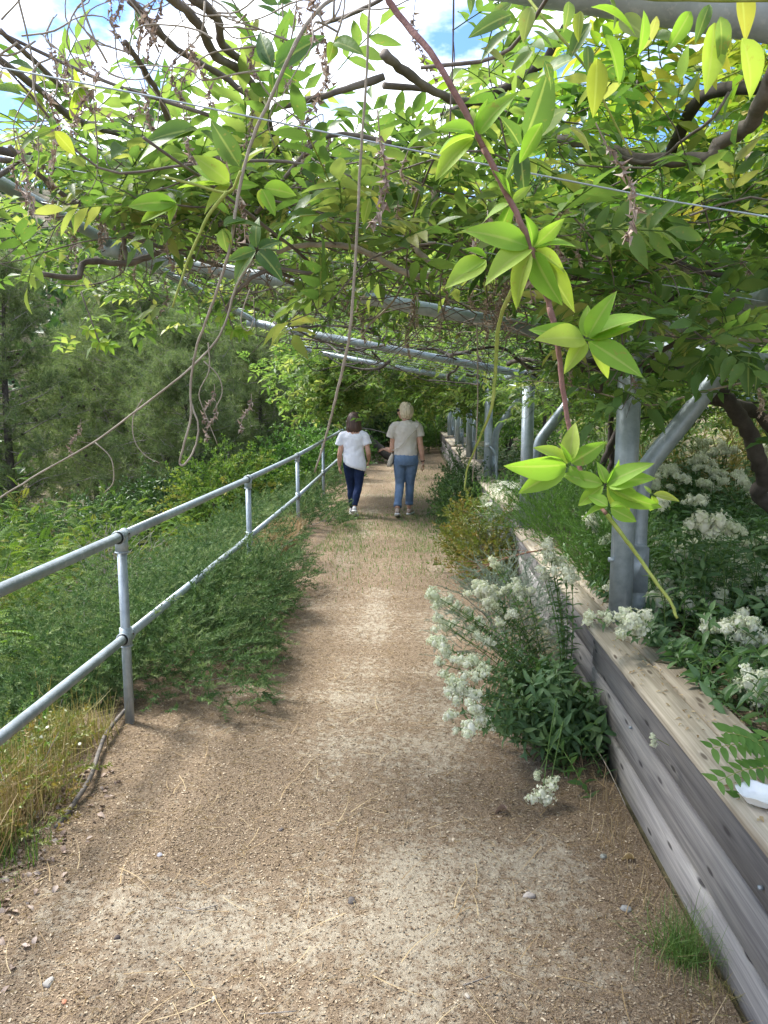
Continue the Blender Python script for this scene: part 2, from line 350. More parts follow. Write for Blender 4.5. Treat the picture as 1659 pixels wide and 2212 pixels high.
t.links.new(mixc(t, fac, bare, lit), b.inputs['Base Color']); b.inputs['Roughness'].default_value = .95; b.inputs['Specular IOR Level'].default_value = .1
bump(t, b, math_n(t, 'ADD', fb, math_n(t, 'MULTIPLY', fc, .7)), .9, .012); M['path'] = m
xs = np.arange(-1.75, .93, .04); ys = np.concatenate([np.arange(-1, 7, .05), np.arange(7, 34, .25)])
X, Y = np.meshgrid(xs, ys); Z = HP(X, Y); V = np.stack([X, Y, Z], -1).reshape(-1, 3); nx, ny = len(xs), len(ys)
i = np.arange(ny - 1)[:, None] * nx + np.arange(nx - 1)[None]; Q = np.stack([i, i + 1, i + nx + 1, i + nx], -1).reshape(-1, 4)
tag(obj('path', mesh('path', V, Q, M['path'], tint=litter_density(X, Y).ravel())), kind='structure')

# ------------------------------------------------------------ timber planters
caps = [(-1.2, 3.83, .57, .895), (3.87, 7.15, .52, .955), (7.6, 10.9, .64, .93), (10.94, 14.5, .67, .93), (14.54, 18.2, .71, .93), (18.24, 21.9, .76, .93), (21.94, 26.0, .83, .93)]
plab = ['nearest weathered timber planter with knotted grey boards, running out of the bottom right corner',
        'timber planter just beyond the near one, behind the white flowering plant',
        'third timber planter along the path, mostly hidden by shrubs and white yarrow',
        'fourth timber planter along the path, beside the dark leafy bush',
        'fifth timber planter along the path, in the shade of the vines',
        'sixth timber planter along the path, next to last in the deep shade',
        'farthest timber planter at the dark end of the path']
for k, (y0, y1, zt, xf) in enumerate(caps):
    o = thing('timber_planter', plab[k], 'planter', (xf, y0, 0), group='timber planters along the right of the path')
    zb = float(rise(y0)) - .04; nb = 3; hh = (zt - .042 - zb) / nb
    for q in range(nb):
        j = rng.uniform(-.009, .009)
        v, t = boxv(0.03 + j, .07 + j, 0, y1 - y0, zb + q * hh + .006, zb + (q + 1) * hh - .006, .006)
        MB().add(v, t, (.1, .5, .95)[q] if k % 2 == 0 else (.3, .1, .75)[q]).build('board', M['board'], o, False)  # boards differ in tone; top one also painted darker for cap shade
    v, t = boxv(0.03, .9, -.0, .045, zb, zt - .045, .004); v[:, 1] -= .047; MB().add(v, t).build('end_board', M['board'], o, False)
    for q, (a, bq) in enumerate(((-.004, .125), (.134, .255))):
        dz = rng.normal(0, .0015); v, t = boxv(a, bq, -.05, y1 - y0 - .005 * q, zt - .04 + dz, zt + dz, .006)
        MB().add(v, t, (.4, .5)[q]).build('cap_board', M['capboard'], o, False)
    if k == 0:
        for (yy, zz) in ((3.1, .32), (1.9, .4)):
            v, t = tube([(0.03, yy - y0, zz), (.018, yy - y0, zz)], .006, 8); MB().add(v, t).build('bolt', M['galv'], o)

# ------------------------------------------------------------ galvanised pipe handrail on the left
hr = thing('handrail', 'galvanised pipe handrail with two rails along the left edge of the path', 'railing', (-1.48, 3.82, 0))
RX = -1.48; py_ = [.75, 3.82, 6.88, 9.9, 12.8, 15.8, 18.6]
def rz(y, z): return z + float(rise(y)) * 1.2 + .012 * max(0, y - 6) * .6
def addp(name, pts, r, mat='galv', n=14, parent=hr, org=(-1.48, 3.82, 0), cap=True):
    v, t = tube(np.asarray(pts) - np.array(org), r, n, cap); return MB().add(v, t).build(name, M[mat], parent)
for z, nm in ((.995, 'top_rail'), (.465, 'lower_rail')):
    r_ = .0255 if nm == 'top_rail' else .0235
    for a, bq in zip(py_[:-1], py_[1:]): addp(nm, [(RX, a, rz(a, z)), (RX, bq, rz(bq, z))], r_)
    addp(nm, [(RX, -1.2, z), (RX, py_[0], z)], r_)
for y in py_:
    g = float(H(-1.48, y))
    pp = addp('post', [(RX, y, g - .1), (RX, y, rz(y, .995) - .03)], .0245)
    for z, rr in ((.995, .032), (.465, .0305)):
        zc = rz(y, z); f = MB()
        v, t = tube([(RX, y - .05, zc), (RX, y + .05, zc)], rr, 16); f.add(v - np.array((-1.48, 3.82, 0)), t)
        if z > .9: q = [(RX, y, zc - .085), (RX, y, zc)]
        else: q = [(RX, y, zc - .05), (RX, y, zc + .05)]
        v, t = tube(q, rr + .0005, 16); f.add(v - np.array((-1.48, 3.82, 0)), t)
        for e in (-.05, .044): v, t = tube([(RX, y + e, zc), (RX, y + e + .006, zc)], rr + .0035, 16); f.add(v - np.array((-1.48, 3.82, 0)), t)
        e = -.085 if z > .9 else -.05
        v, t = tube([(RX, y, zc + e), (RX, y, zc + e + .006)], rr + .0035, 16); f.add(v - np.array((-1.48, 3.82, 0)), t)
        fo = f.build('fitting', M['galv'], hr)
        v, t = tube([(RX + rr - .002, y + .025, zc + .01), (RX + rr + .004, y + .025, zc + .01)], .005, 6); MB().add(v - np.array((-1.48, 3.82, 0)), t).build('set_screw', M['cone'], fo)

# ------------------------------------------------------------ pergola of steel pipe
pg = thing('pergola', 'long galvanised steel pipe pergola arching over the path, overgrown with vines', 'pergola', (1.07, 3.9, 0))
def CP(x): return 2.14 - .19 * x                     # height of the pipe roof across the path
PY = [.2, 3.9, 7.25, 10.95, 14.6, 18.4, 22.3]; PX = 1.075; OG = (1.07, 3.9, 0)
def ap(name, pts, r, mat='galv', n=14): return addp(name, pts, r, mat, n, pg, OG)
BR = [P(a, b_, Y=4.03) for a, b_ in ((1373, 1330), (1376, 1200), (1381, 1085), (1393, 1022), (1418, 982), (1480, 905), (1540, 826), (1640, 700))]
for k, y in enumerate(PY):
    up = .85 if k > 1 else 0; dz = float(rise(y))
    gz = .5
    ap('post', [(PX, y, gz - .1 + dz), (PX, y, CP(PX) - .03 + dz)], .0575, n=20)
    ap('post_cap', [(PX, y, CP(PX) - .09 + dz), (PX, y, CP(PX) - .075 + dz)], .063, n=20)
    br = cat_rom([*[BR[i] + np.array((0, y - 3.9, dz)) for i in range(len(BR))]], 4)
    ap('brace', br, .049, n=18)
    v, t = boxv(-.05, .05, -.035, .035, -.12, .12, .008); v = v + np.array((PX + .09, y + .05, gz + .32 + dz)) - np.array(OG); MB().add(v, t).build('bracket', M['galv'], pg, False)
    v, t = tube([(PX - .075, y - .02, gz + .38 + dz), (PX - .045, y - .02, gz + .38 + dz)], .013, 6); MB().add(v - np.array(OG), t).build('bolt', M['galv'], pg, False)
    rb = .033
    if k > 0:
        ap('roof_beam', [(-1.5, y + .0, CP(-1.5) + dz), (PX, y, CP(PX) + dz)], rb, n=16)
        ap('roof_beam', [(PX + .02, y, CP(PX) + dz), (4.2, y, CP(PX) - .55 + .19 + dz)], .046, n=16)
        ap('collar', [(-1.53, y, CP(-1.5) + .004 + dz), (-1.44, y, CP(-1.5) - .012 + dz)], .04, n=16)
ap('roof_beam', [P(900, -95, Y=1.62), P(2100, 95, Y=1.62)], .052, n=20)
for a, bq in zip(PY[:-1], PY[1:]):
    da, db = float(rise(a)), float(rise(bq))
    ap('edge_pipe', [(-1.5, a, CP(-1.5) + .03 + da), (-1.5, bq, CP(-1.5) + .03 + db)], .026)
    ap('inner_pipe', [(PX, a, CP(PX) + .04 + da), (PX, bq, CP(PX) + .04 + db)], .03)
wy = [1.6, 2.4, 3.1, 4.8, 5.6, 6.3, 8.0, 8.5, 9.0, 9.5, 10.1, 12.2, 13.3]
for y in wy:
    sag = .02; pts = [(x, y + .02 * math.sin(x * 3), CP(x) + .03 - sag * (1 - (x / 1.5) ** 2)) for x in np.linspace(-1.55, 2.6, 9)]
    ap('wire', pts, .0018, n=5)
for x in (-1.1, -.65, -.2, .3, .7): ap('wire', [(x, 4.2, CP(x) + .035), (x, 7, CP(x) + .035), (x, 14, CP(x) + .08), (x, 22, CP(x) + .16)], .003, n=5)
v, t = boxv(-.03, .03, -.02, .02, -.03, .03, .006); v = v + np.array((PX - .02, 10.88, 1.12)) - np.array(OG); MB().add(v, t).build('junction_box', simple('white_plastic', (.55, .58, .6), .5), pg, False)
ap('conduit', cat_rom([(PX + .02, 10.87, 1.1), (PX + .1, 10.86, .95), (PX + .12, 10.86, .5)], 5), .014)
# black irrigation hose at the foot of the rail
hp = [P(300, 1500, Z=.03), P(236, 1575, Z=.04), P(215, 1620, Z=.03), P(195, 1680, Z=.035), P(160, 1735, Z=.02), P(120, 1790, Z=.0)]
v, t = tube(cat_rom(hp, 6), .0105, 8); o = MB().add(v - hp[1], t).build('irrigation_hose', simple('black_rubber', (.09, .085, .085), .8, 0, 40, (.2, .17, .14))); o.location = hp[1]
tag(o, 'black rubber irrigation hose lying in the litter by the nearest rail post', 'hose')
# ------------------------------------------------------------ leaf templates
def leafT(w=.36, fold=.25, curl=.35, n=5, tip=1.6, wave=0.0, ph=0):
    """lanceolate leaf of length 1 along +y"""
    s = np.linspace(0, 1, n + 1); V = []; wd = w * .5 * (np.sin(np.pi * s ** .8) ** .85) * (1 - .25 * s)
    wd[-1] = 0; wd[0] = .012
    ang = -curl * s; y = np.concatenate([[0], np.cumsum(np.cos(ang[1:]) / n)]); z = np.concatenate([[0], np.cumsum(np.sin(ang[1:]) / n)])
    for k in range(n + 1):
        wz = wave * math.sin(ph + 7 * s[k])
        V += [(-wd[k], y[k], z[k] + fold * wd[k] + wz), (0, y[k], z[k]), (wd[k], y[k], z[k] + fold * wd[k] - wz)]
    T = []
    for k in range(n):
        a = 3 * k; b = a + 3
        if k == n - 1: T += [(a, a + 1, b + 1), (a + 1, a + 2, b + 1)]
        else: T += [(a, a + 1, b + 1), (a, b + 1, b), (a + 1, a + 2, b + 2), (a + 1, b + 2, b + 1)]
    return np.array(V), np.array(T)
def leafS(w=.36, fold=.3, curl=.3):
    """four triangle leaf"""
    V = np.array([(0, 0, 0), (-w / 2, .42, fold * w / 2 - .02), (0, .5, -curl * .12), (w / 2, .42, fold * w / 2 - .02), (0, 1, -curl * .5)])
    return V, np.array([(0, 2, 1), (0, 3, 2), (1, 2, 4), (2, 3, 4)])
def leafD(w=.4, f=.12, c=.12):
    return np.array([(0, 0, 0), (-w / 2, .45, f * w), (0, 1, -c), (w / 2, .45, f * w)]), np.array([(0, 2, 1), (0, 3, 2)])
def bladeT(w=.04, bend=.3, n=2):
    s = np.linspace(0, 1, n + 1); V = []
    for k in s: V += [(-w / 2 * (1 - k * .85), math.cos(bend * k) * k, -bend * .6 * k * k), (w / 2 * (1 - k * .85), math.cos(bend * k) * k, -bend * .6 * k * k)]
    T = []
    for k in range(n): a = 2 * k; T += [(a, a + 1, a + 3), (a, a + 3, a + 2)]
    return np.array(V), np.array(T)
def compound(pairs, ll, L, lo=True, droop=.5, seed=0):
    """pinnate vine leaf: stalk along +y bending down, leaflets in pairs and one at the tip"""
    r = np.random.default_rng(seed); mb = MB(); st = np.linspace(0, 1, pairs + 2)
    st_p = np.stack([0 * st, L * st * (1 - .12 * droop * st), -droop * L * .55 * st ** 2], 1); st_p[:, 0] += .02 * L * np.sin(3 * st + seed)
    v, t = tube(st_p if lo else st_p[[0, -1]], .0016, 3, False); mb.add(v, t, .9)
    D = []; U = []; Pn = []; Sc = []
    for k in range(1, pairs + 2):
        if k == pairs + 1: dirs = [0.0]
        else: dirs = [-1, 1]
        for d in dirs:
            a = d * r.uniform(.75, 1.15); fw = st_p[min(k, pairs + 1)] - st_p[k - 1]; fw = fw / np.linalg.norm(fw)
            dv = fw * math.cos(a) + np.array((math.sin(a), 0, 0)) + np.array((0, 0, r.uniform(-.4, .35)))
            D.append(dv); U.append(np.array((0, 0, 1)) + r.normal(0, .3, 3)); Pn.append(st_p[k]); Sc.append(ll * r.uniform(.75, 1.1) * (.75 + .35 * k / (pairs + 1)))
    Rm = frames(np.array(D), np.array(U)); Pn = np.array(Pn); Sc = np.array(Sc)
    for i in range(len(D)):
        tm = leafT(r.uniform(.32, .44), r.uniform(.2, .6), r.uniform(.2, .8), 4, wave=.02, ph=r.uniform(0, 6)) if lo else (leafS(r.uniform(.34, .44), .5, r.uniform(.2, .6)) if lo is False else leafD(r.uniform(.4, .5), .3, .15))
        add_batch(mb, tm, Rm[i:i + 1], Pn[i:i + 1], Sc[i:i + 1], np.array([r.uniform(0, .18)]))
    return np.vstack(mb.V), np.vstack(mb.T), np.concatenate(mb.t)
CH = [compound(p, .084, L, True, d, s) for s, (p, L, d) in enumerate(((3, .14, .1), (4, .18, .3), (3, .15, .6), (2, .11, .2), (4, .19, .4)))]
CL = [compound(p, .09, L, False, d, 20 + s) for s, (p, L, d) in enumerate(((3, .17, .2), (4, .2, .5), (3, .17, .8)))]
CF = [compound(p, .1, L, None, d, 30 + s) for s, (p, L, d) in enumerate(((3, .17, .2), (4, .2, .5), (3, .17, .8)))]
def racemeT(seed, n=16, L=.16):
    """spent flower cluster: thin stalk with shrivelled bits"""
    r = np.random.default_rng(seed); mb = MB(); s = np.linspace(0, 1, 6); p = np.stack([.02 * np.sin(4 * s + seed), .015 * np.cos(5 * s), -L * s], 1)
    v, t = tube(p, .0012, 3, False); mb.add(v, t, .2)
    q = r.uniform(.15, 1, n); pos = np.stack([np.interp(q, s, p[:, k]) for k in range(3)], 1)
    d = r.normal(size=(n, 3)) * (.8, .8, .5) + (0, 0, -.6); Rm = frames(d, rdir(n)); add_batch(mb, leafS(.5, 1.2, 1.5), Rm, pos, r.uniform(.008, .018, n), r.random(n) * .6)
    return mb.mesh('raceme', M['dried'])
RAC = [racemeT(s, 26 + 6 * s, .1 + .03 * s) for s in range(4)]
# ------------------------------------------------------------ vines overhead
PIPES = [((-20, 395), (130, 470), 2.7), ((130, 470), (300, 566), 3.4), ((300, 567), (460, 645), 4.6), ((870, 655), (1055, 698), 3.85), ((525, 585), (585, 603), 3.85), ((560, 690), (1130, 802), 7.2), ((700, 770), (850, 800), 10.9)]
def trimmed(A, reach=40):
    """vines were cut back along the stretches of pipe that lie bare"""
    px, py, dep = project(A); keep = np.ones(len(A), bool)
    for (a, b_, dmax) in PIPES:
        a = np.array(a, float); b_ = np.array(b_, float); d = b_ - a; t = np.clip(((px - a[0]) * d[0] + (py - a[1]) * d[1]) / (d @ d), 0, 1)
        keep &= ~((np.hypot(px - a[0] - t * d[0], py - a[1] - t * d[1] + 10) < reach * min(1.3, 4.2 / dmax + .3)) & (dep < dmax + .3) & (dep > dmax * .3))
    return keep & ~((px > 660) & (px < 960) & (py > 790) & (py < 1150) & (dep < 10.8))      # head room is kept clear over the path
def vine_leaves(root, org, anchors, dirs, mats, hi=300, far=False, share=None, sc=(.8, 1.25)):
    anchors = np.asarray(anchors); dirs = np.asarray(dirs); kp = trimmed(anchors) & trimmed(anchors + dirs / (np.linalg.norm(dirs, axis=1)[:, None] + 1e-9) * .12, 12); anchors, dirs = anchors[kp], dirs[kp]
    """compound leaves at anchors; the ones that show largest are objects, the rest one joined part"""
    n = len(anchors); anchors = np.asarray(anchors); dirs = np.asarray(dirs)
    U = np.tile((0, 0, 1.0), (n, 1)) + rng.normal(0, .35, (n, 3)); Rm = frames(dirs, U); s = rng.uniform(*sc, n); kind = rng.integers(0, 100, n)
    px, py, dep = project(anchors); vis = (px > -60) & (px < 1720) & (py > -60) & (py < 2270) & (dep > .3)
    score = np.where(vis, s / np.maximum(dep, .3), 0); order = np.argsort(-score); idx = np.zeros(n, bool)
    if not far: idx[order[:hi]] = score[order[:hi]] > 0
    for i in np.nonzero(idx)[0]:
        k = kind[i] % len(CH); o = bpy.data.objects.new('leaf', share[k]); link(o, root); R_euler(o, anchors[i] - org, Rm[i], s[i])
    T = CF if far == 2 else CL; mb = MB()
    for k in range(len(T)):
        q = np.nonzero(~idx & (kind % len(T) == k))[0]
        if len(q) == 0: continue
        V, F, tt = T[k]; W_, G = batch((V, F), Rm[q], anchors[q] - org, s[q]); mb.add(W_, G, (np.tile(tt, len(q)) + np.repeat(rng.random(len(q)), len(V))) % 1.0)
    if mb.V: mb.build('foliage', mats, root, kind='stuff')
def share_set(mat, nm='leaf'): return [mesh(nm, v, t, mat, True, tt) for v, t, tt in CH]
SH = {k: share_set(M[k]) for k in ('vine_leaf', 'vine_leaf_sunny', 'vine_leaf_dark')}
def shoots(n, xr, yr, zoff=(-.25, .2), dens=None, length=(.35, .9), per=6, seed=0, up=.3, zf=None, lift=.45):
    """random leafy shoots through a slab about the pipe roof; returns stems, leaf anchors and directions"""
    r = np.random.default_rng(seed); st = []; A = []; D = []; tries = 0
    while len(st) < n and tries < n * 40:
        tries += 1; x = r.uniform(*xr); y = r.uniform(*yr)
        if dens is not None and r.random() > dens(x, y): continue
        z = (zf(x, y) if zf else CP(x) + float(rise(y))) + r.uniform(*zoff); a = r.uniform(0, 6.283); L = r.uniform(*length)
        d = np.array((math.cos(a), math.sin(a), r.uniform(-.45, up))); p = [np.array((x, y, z))]
        for k in range(5): d = d + r.normal(0, .28, 3); d /= np.linalg.norm(d); p.append(p[-1] + d * L / 5)
        c = cat_rom(p, 2); st.append(c); m = per
        for q in np.linspace(.15, 1, m):
            i = q * (len(c) - 1); i0 = int(min(i, len(c) - 2)); pt = c[i0] + (c[i0 + 1] - c[i0]) * (i - i0); tdir = c[i0 + 1] - c[i0]; tdir = tdir / np.linalg.norm(tdir)
            if -1.35 < pt[0] < .7 and 2.5 < pt[1] < 10.2 and pt[2] < 2.17: continue
            A.append(pt); D.append(tdir * .4 + r.normal(0, .8, 3) * (1, 1, .45) + (0, 0, lift))
    return st, A, D
def stems(mb, st, r=.003, n=4): 
    for c in st: v, t = tube(c, [r, r * .4], n, False); mb.add(v, t, rng.random())
def branch(root, org, pts, r, mat='bark', k=5, n=8, knob=.06, name='branch', wob=.012):
    c = cat_rom(pts, k); wob = min(wob, .12 * float(np.max(r))); c[1:-1] += rng.normal(0, wob, (len(c) - 2, 3)); v, t = tube(c, r, n, True, knob=knob)
    return MB().add(v - org, t).build(name, M[mat], root)
def clumpy(th, s=1.4, seed=0): return lambda x, y: float(np.clip(.5 + 1.1 * fbm(x, y, s, seed) - th, 0, 1))
def racemes(root, org, n, xr, yr, seed, zo=(-.05, .15)):
    r = np.random.default_rng(seed)
    for _ in range(n):
        x, y = r.uniform(*xr), r.uniform(*yr); o = obj('dried_flower_cluster', RAC[r.integers(4)], root, (x - org[0], y - org[1], CP(x) + r.uniform(*zo) - org[2]))
        o.rotation_euler = (r.normal(0, .15), r.normal(0, .15), r.uniform(0, 6)); k = r.uniform(.8, 1.5); o.scale = (k, k, k)
def rand_branches(root, org, n, xr, yr, rr, seed, mat='bark', zo=(-.1, .1), along='y', zf=None):
    r = np.random.default_rng(seed)
    for _ in range(n):
        x, y = r.uniform(*xr), r.uniform(*yr); a = r.uniform(-.7, .7) + (math.pi / 2 if along == 'y' else 0) + (math.pi if r.random() < .5 else 0); L = r.uniform(.8, 2.2); p = []
        z = r.uniform(*zo)
        for k in range(7):
            zz = (zf(x, y) if zf else CP(x)) + z; p.append((x, y, zz)); x += math.cos(a) * L / 6; y += math.sin(a) * L / 6; a += r.normal(0, .45); z += r.normal(0, .05)
        q = r.uniform(*rr); branch(root, org, p, [q, q * .75, q * .4], mat, 4, 7, .05)

# near bay, left part
o1 = np.array((-1.4, 3.9, 2.3))
va = thing('wisteria_vine', 'wisteria spreading over the near left part of the pipe roof with open sky above it', 'vine', o1, group='wisteria vines on the pergola')
d1 = lambda x, y: float(np.clip(.62 + .8 * fbm(x, y, 2.2, 1) , 0, 1) * ss(1.95, 2.9, y + .3 * (x + 1.0)) * (1 - .85 * (x < -1.15) * (y < 3.5)))
st, A, D = shoots(400, (-1.75, .7), (1.7, 5.3), (-.1, .25), d1, (.3, .8), 6, 3)
mb = MB(); stems(mb, st); mb.V = [v - o1 for v in mb.V]; mb.build('shoots', M['bark'], va, kind='stuff')
vine_leaves(va, o1, A, D, M['vine_leaf'], 300, share=SH['vine_leaf'])
# traced main branches of this vine
Z1 = lambda x, y, Y: P(x / 1.327 / 1.507, y / 1.327 / 1.507, Y=Y)
Z2 = lambda x, y, Y: P((1250 + x / 1.327) / 1.507, y / 1.327 / 1.507, Y=Y)
Z5 = lambda x, y, Y: P((1500 + x / 1.659) / 1.507, (1000 + y / 1.659) / 1.507, Y=Y)
for pts, r, mt in (
    ([(700, -40, 1.7), (860, 100, 1.85), (930, 240, 2.0), (1060, 320, 2.15), (1140, 470, 2.3), (1200, 660, 2.5)], [.011, .0105, .009], 'bark'),
    ([(560, 0, 1.9), (680, 130, 2.0), (790, 230, 2.1), (960, 330, 2.25), (1120, 450, 2.3)], [.009, .008], 'bark'),
    ([(820, -20, 1.8), (940, 80, 1.9), (960, 190, 2.0), (1090, 300, 2.2)], [.012, .009], 'bark'),
    ([(-40, 230, 2.0), (160, 380, 2.2), (300, 500, 2.4), (480, 570, 2.6), (700, 600, 2.8), (1000, 680, 3.0), (1300, 670, 3.0), (1659, 740, 3.1)], [.009, .012, .012], 'bark'),
    ([(-20, 640, 2.6), (200, 700, 2.7), (500, 760, 3.0), (760, 850, 3.2), (980, 970, 3.4), (1100, 1080, 3.6)], [.016, .026, .03], 'bark_dark'),
    ([(160, 1180, 2.9), (330, 1200, 2.95), (370, 1130, 3.0), (560, 1135, 3.05), (700, 1090, 3.1), (900, 1070, 3.2), (1100, 1110, 3.3)], [.01, .013, .011], 'bark'),
    ([(530, 950, 3.0), (540, 1080, 3.05), (555, 1130, 3.05)], [.009, .008], 'bark'),
    ([(540, 180, 1.9), (620, 300, 2.0), (690, 420, 2.1), (730, 520, 2.2)], [.006, .009], 'bark'),
    ([(0, 130, 1.9), (120, 240, 2.0), (260, 370, 2.2)], [.006, .007], 'bark'),
    ([(40, 630, 2.5), (150, 740, 2.6), (300, 860, 2.8), (520, 1000, 2.9), (760, 1090, 3.0), (960, 1150, 3.1)], [.007, .009, .008], 'bark'),
    ([(1660, 330, 2.2), (1450, 400, 2.2), (1250, 450, 2.3), (1190, 470, 2.4)], [.01, .008], 'bark'),
    ([(1400, 100, 2.2), (1520, 60, 2.1), (1659, -10, 2.0)], [.006, .005], 'bark'),
    ([(0, 690, 2.5), (120, 700, 2.6), (240, 720, 2.7)], [.009, .007], 'bark'), ([(-10, 760, 2.5), (100, 705, 2.6), (200, 690, 2.6)], [.009, .007], 'bark')):
    branch(va, o1, [Z1(*q) for q in pts], r, mt)
rand_branches(va, o1, 10, (-1.6, .4), (2.2, 5), (.003, .008), 5)
rand_branches(va, o1, 8, (-1.6, .4), (1.5, 3.4), (.003, .007), 6, along='x', zo=(-.05, .3))
racemes(va, o1, 60, (-1.5, .5), (1.5, 4.2), 7)
# twiggy bare tips against the sky, top left
r_ = np.random.default_rng(91)
for _ in range(44):
    x, y = r_.uniform(-50, 1500), r_.uniform(-60, 330); dY = r_.uniform(1.5, 2.1); p = [Z1(x, y, dY)]; a = r_.uniform(0, 6.28)
    d = np.array((math.cos(a), .3 * r_.normal(), math.sin(a)))
    for k in range(5): d = d + r_.normal(0, .5, 3) * (1, .5, 1); d /= np.linalg.norm(d); p.append(p[-1] + d * r_.uniform(.04, .09))
    branch(va, o1, p, [.0024, .001], 'bark_light', 3, 5, .1)
    if r_.random() < .8:
        q = p[r_.integers(1, 6)]; o = obj('dried_flower_cluster', RAC[r_.integers(4)], va, q - o1); o.rotation_euler = (r_.normal(0, .2), r_.normal(0, .2), r_.uniform(0, 6))

# near bay, right part
o2 = np.array((1.6, 3.2, .5))
vb = thing('wisteria_vine', 'thick dark wisteria mass at the upper right above the flowering terrace, yellow leaves on top', 'vine', o2, group='wisteria vines on the pergola')
d2 = lambda x, y: float(np.clip(.8 + .6 * fbm(x, y, 2.0, 5), 0, 1))
ZR = lambda x, y: 2.14 - .19 * min(x, 1.0) + .1 * max(0, x - 1.2)
st, A, D = shoots(470, (.3, 3.9), (2.3, 6.4), (-.12, .6), d2, (.3, .7), 6, 13, zf=ZR)
mb = MB(); stems(mb, st); mb.V = [v - o2 for v in mb.V]; mb.build('shoots', M['bark'], vb, kind='stuff')
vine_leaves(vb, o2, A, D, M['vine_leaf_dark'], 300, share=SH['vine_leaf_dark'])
for pts, r, mt in (
    ([(1700, 300, 2.0), (1630, 440, 2.1), (1560, 560, 2.2), (1440, 620, 2.3), (1410, 680, 2.3), (1250, 690, 2.4), (1080, 680, 2.4), (940, 630, 2.5), (750, 600, 2.6)], [.024, .019, .018, .013], 'bark'),
    ([(1640, 380, 2.3), (1400, 400, 2.5), (1290, 540, 2.7), (1240, 660, 2.8)], [.018, .02], 'bark_dark'),
    ([(1500, 870, 2.8), (1290, 910, 2.9), (1060, 1000, 3.0), (850, 990, 3.1), (640, 880, 3.2)], [.02, .022, .016], 'bark_dark'),
    ([(1100, 880, 2.7), (1120, 980, 2.7), (1190, 1010, 2.7), (1220, 1090, 2.75), (1180, 1130, 2.8), (1260, 1130, 2.8), (1310, 1180, 2.8)], [.012, .014, .012], 'bark_light'),
    ([(700, 400, 2.5), (520, 490, 2.5), (440, 560, 2.6), (240, 700, 2.7), (220, 860, 2.8), (240, 1000, 2.9), (130, 1080, 3.0)], [.01, .016, .018], 'bark_dark'),
    ([(1490, 1400, 3.3), (1200, 1260, 3.5), (800, 1180, 3.7), (400, 1220, 3.9)], [.03, .035, .03], 'bark_dark'),
    ([(780, 110, 2.1), (700, 250, 2.15), (620, 320, 2.2), (540, 370, 2.25), (420, 420, 2.3), (250, 500, 2.4)], [.009, .012, .011], 'bark_dark'),
    ([(0, 230, 1.9), (120, 330, 2.0), (290, 430, 2.1), (420, 440, 2.2)], [.012, .009], 'bark'),
    ([(0, 370, 2.0), (200, 390, 2.1), (380, 450, 2.2)], [.008, .006], 'bark'),
    ([(1490, 400, 2.1), (1420, 510, 2.1), (1300, 600, 2.2), (1150, 700, 2.3), (960, 660, 2.3)], [.004, .005], 'bark')):
    branch(vb, o2, [Z2(*q) for q in pts], r, mt)
# old trunk beyond the brace, twisting up from the terrace
branch(vb, o2, [(3.02, 4.9, .45), Z5(1660, 1060, 4.7), Z5(1640, 950, 4.6), Z5(1600, 800, 4.5), Z5(1530, 640, 4.45), Z5(1440, 500, 4.4), Z5(1300, 400, 4.3), Z5(1000, 310, 4.2), Z5(640, 320, 4.2)], [.05, .048, .045, .042, .035], 'bark_dark', 6, 12, .03, 'trunk')
branch(vb, o2, [Z5(1700, 700, 4.8), Z5(1580, 560, 4.8), Z5(1450, 520, 4.6), Z5(1340, 500, 4.5)], [.04, .03], 'bark_dark')
rand_branches(vb, o2, 18, (.3, 3.2), (2.2, 5.5), (.006, .018), 15, 'bark_dark', (-.15, .3), zf=ZR)
rand_branches(vb, o2, 14, (.3, 3.0), (2.2, 5), (.003, .008), 16, 'bark_light', (-.2, .1), 'x', zf=ZR)
racemes(vb, o2, 46, (.2, 2.6), (2.2, 4.2), 17, (-.1, .2))
# growth on top, upper right, coloured yellow as if sunlit
o3 = np.array((1.8, 3.0, 2.3))
vs = thing('wisteria_vine', 'wisteria growth coloured bright yellow-green as if sunlit at the top right over the dark mass', 'vine', o3, group='wisteria vines on the pergola')
st, A, D = shoots(220, (.45, 3.2), (2.0, 3.8), (.12, .62), d2, (.3, .6), 6, 23, zf=lambda x, y: 2.3 + .08 * x)
mb = MB(); stems(mb, st); mb.V = [v - o3 for v in mb.V]; mb.build('shoots', M['stem_green'], vs, kind='stuff')
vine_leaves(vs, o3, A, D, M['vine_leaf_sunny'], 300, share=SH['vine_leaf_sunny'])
# further bays
def far_vine(label, org, specs, mats, nb, seed, trunk=None, yrs=(6, 9)):
    org = np.array(org, float); v = thing('wisteria_vine', label, 'vine', org, group='wisteria vines on the pergola'); A = []; D = []; mb = MB()
    for n, xr, yr, zo, th, zf in specs:
        s_, a_, d_ = shoots(n, xr, yr, zo, clumpy(th, 1.3, seed), (.3, .8), 6, seed, zf=zf); A += a_; D += d_; stems(mb, s_, .003, 3); seed += 1
    mb.V = [q - org for q in mb.V]; mb.build('shoots', M['bark_dark'], v, kind='stuff'); vine_leaves(v, org, A, D, mats, far=2 if org[1] > 8 else 1, sc=(.75, 1.15))
    rand_branches(v, org, nb, (-1.4, 2.5), yrs, (.006, .02), seed, 'bark_dark')
    return v
f2 = far_vine('wisteria hanging in sparse patches over the second bay where the bare pipes show', (1.2, 7.2, .5),
    [(260, (-.9, 3.5), (5.0, 7.2), (-.12, .35), -.1, None), (100, (-1.6, 1.5), (7.3, 9.6), (.05, .35), .3, None), (240, (1.3, 4.4), (6.4, 10), (-.15, .6), -.3, None)], M['vine_leaf'], 22, 31)
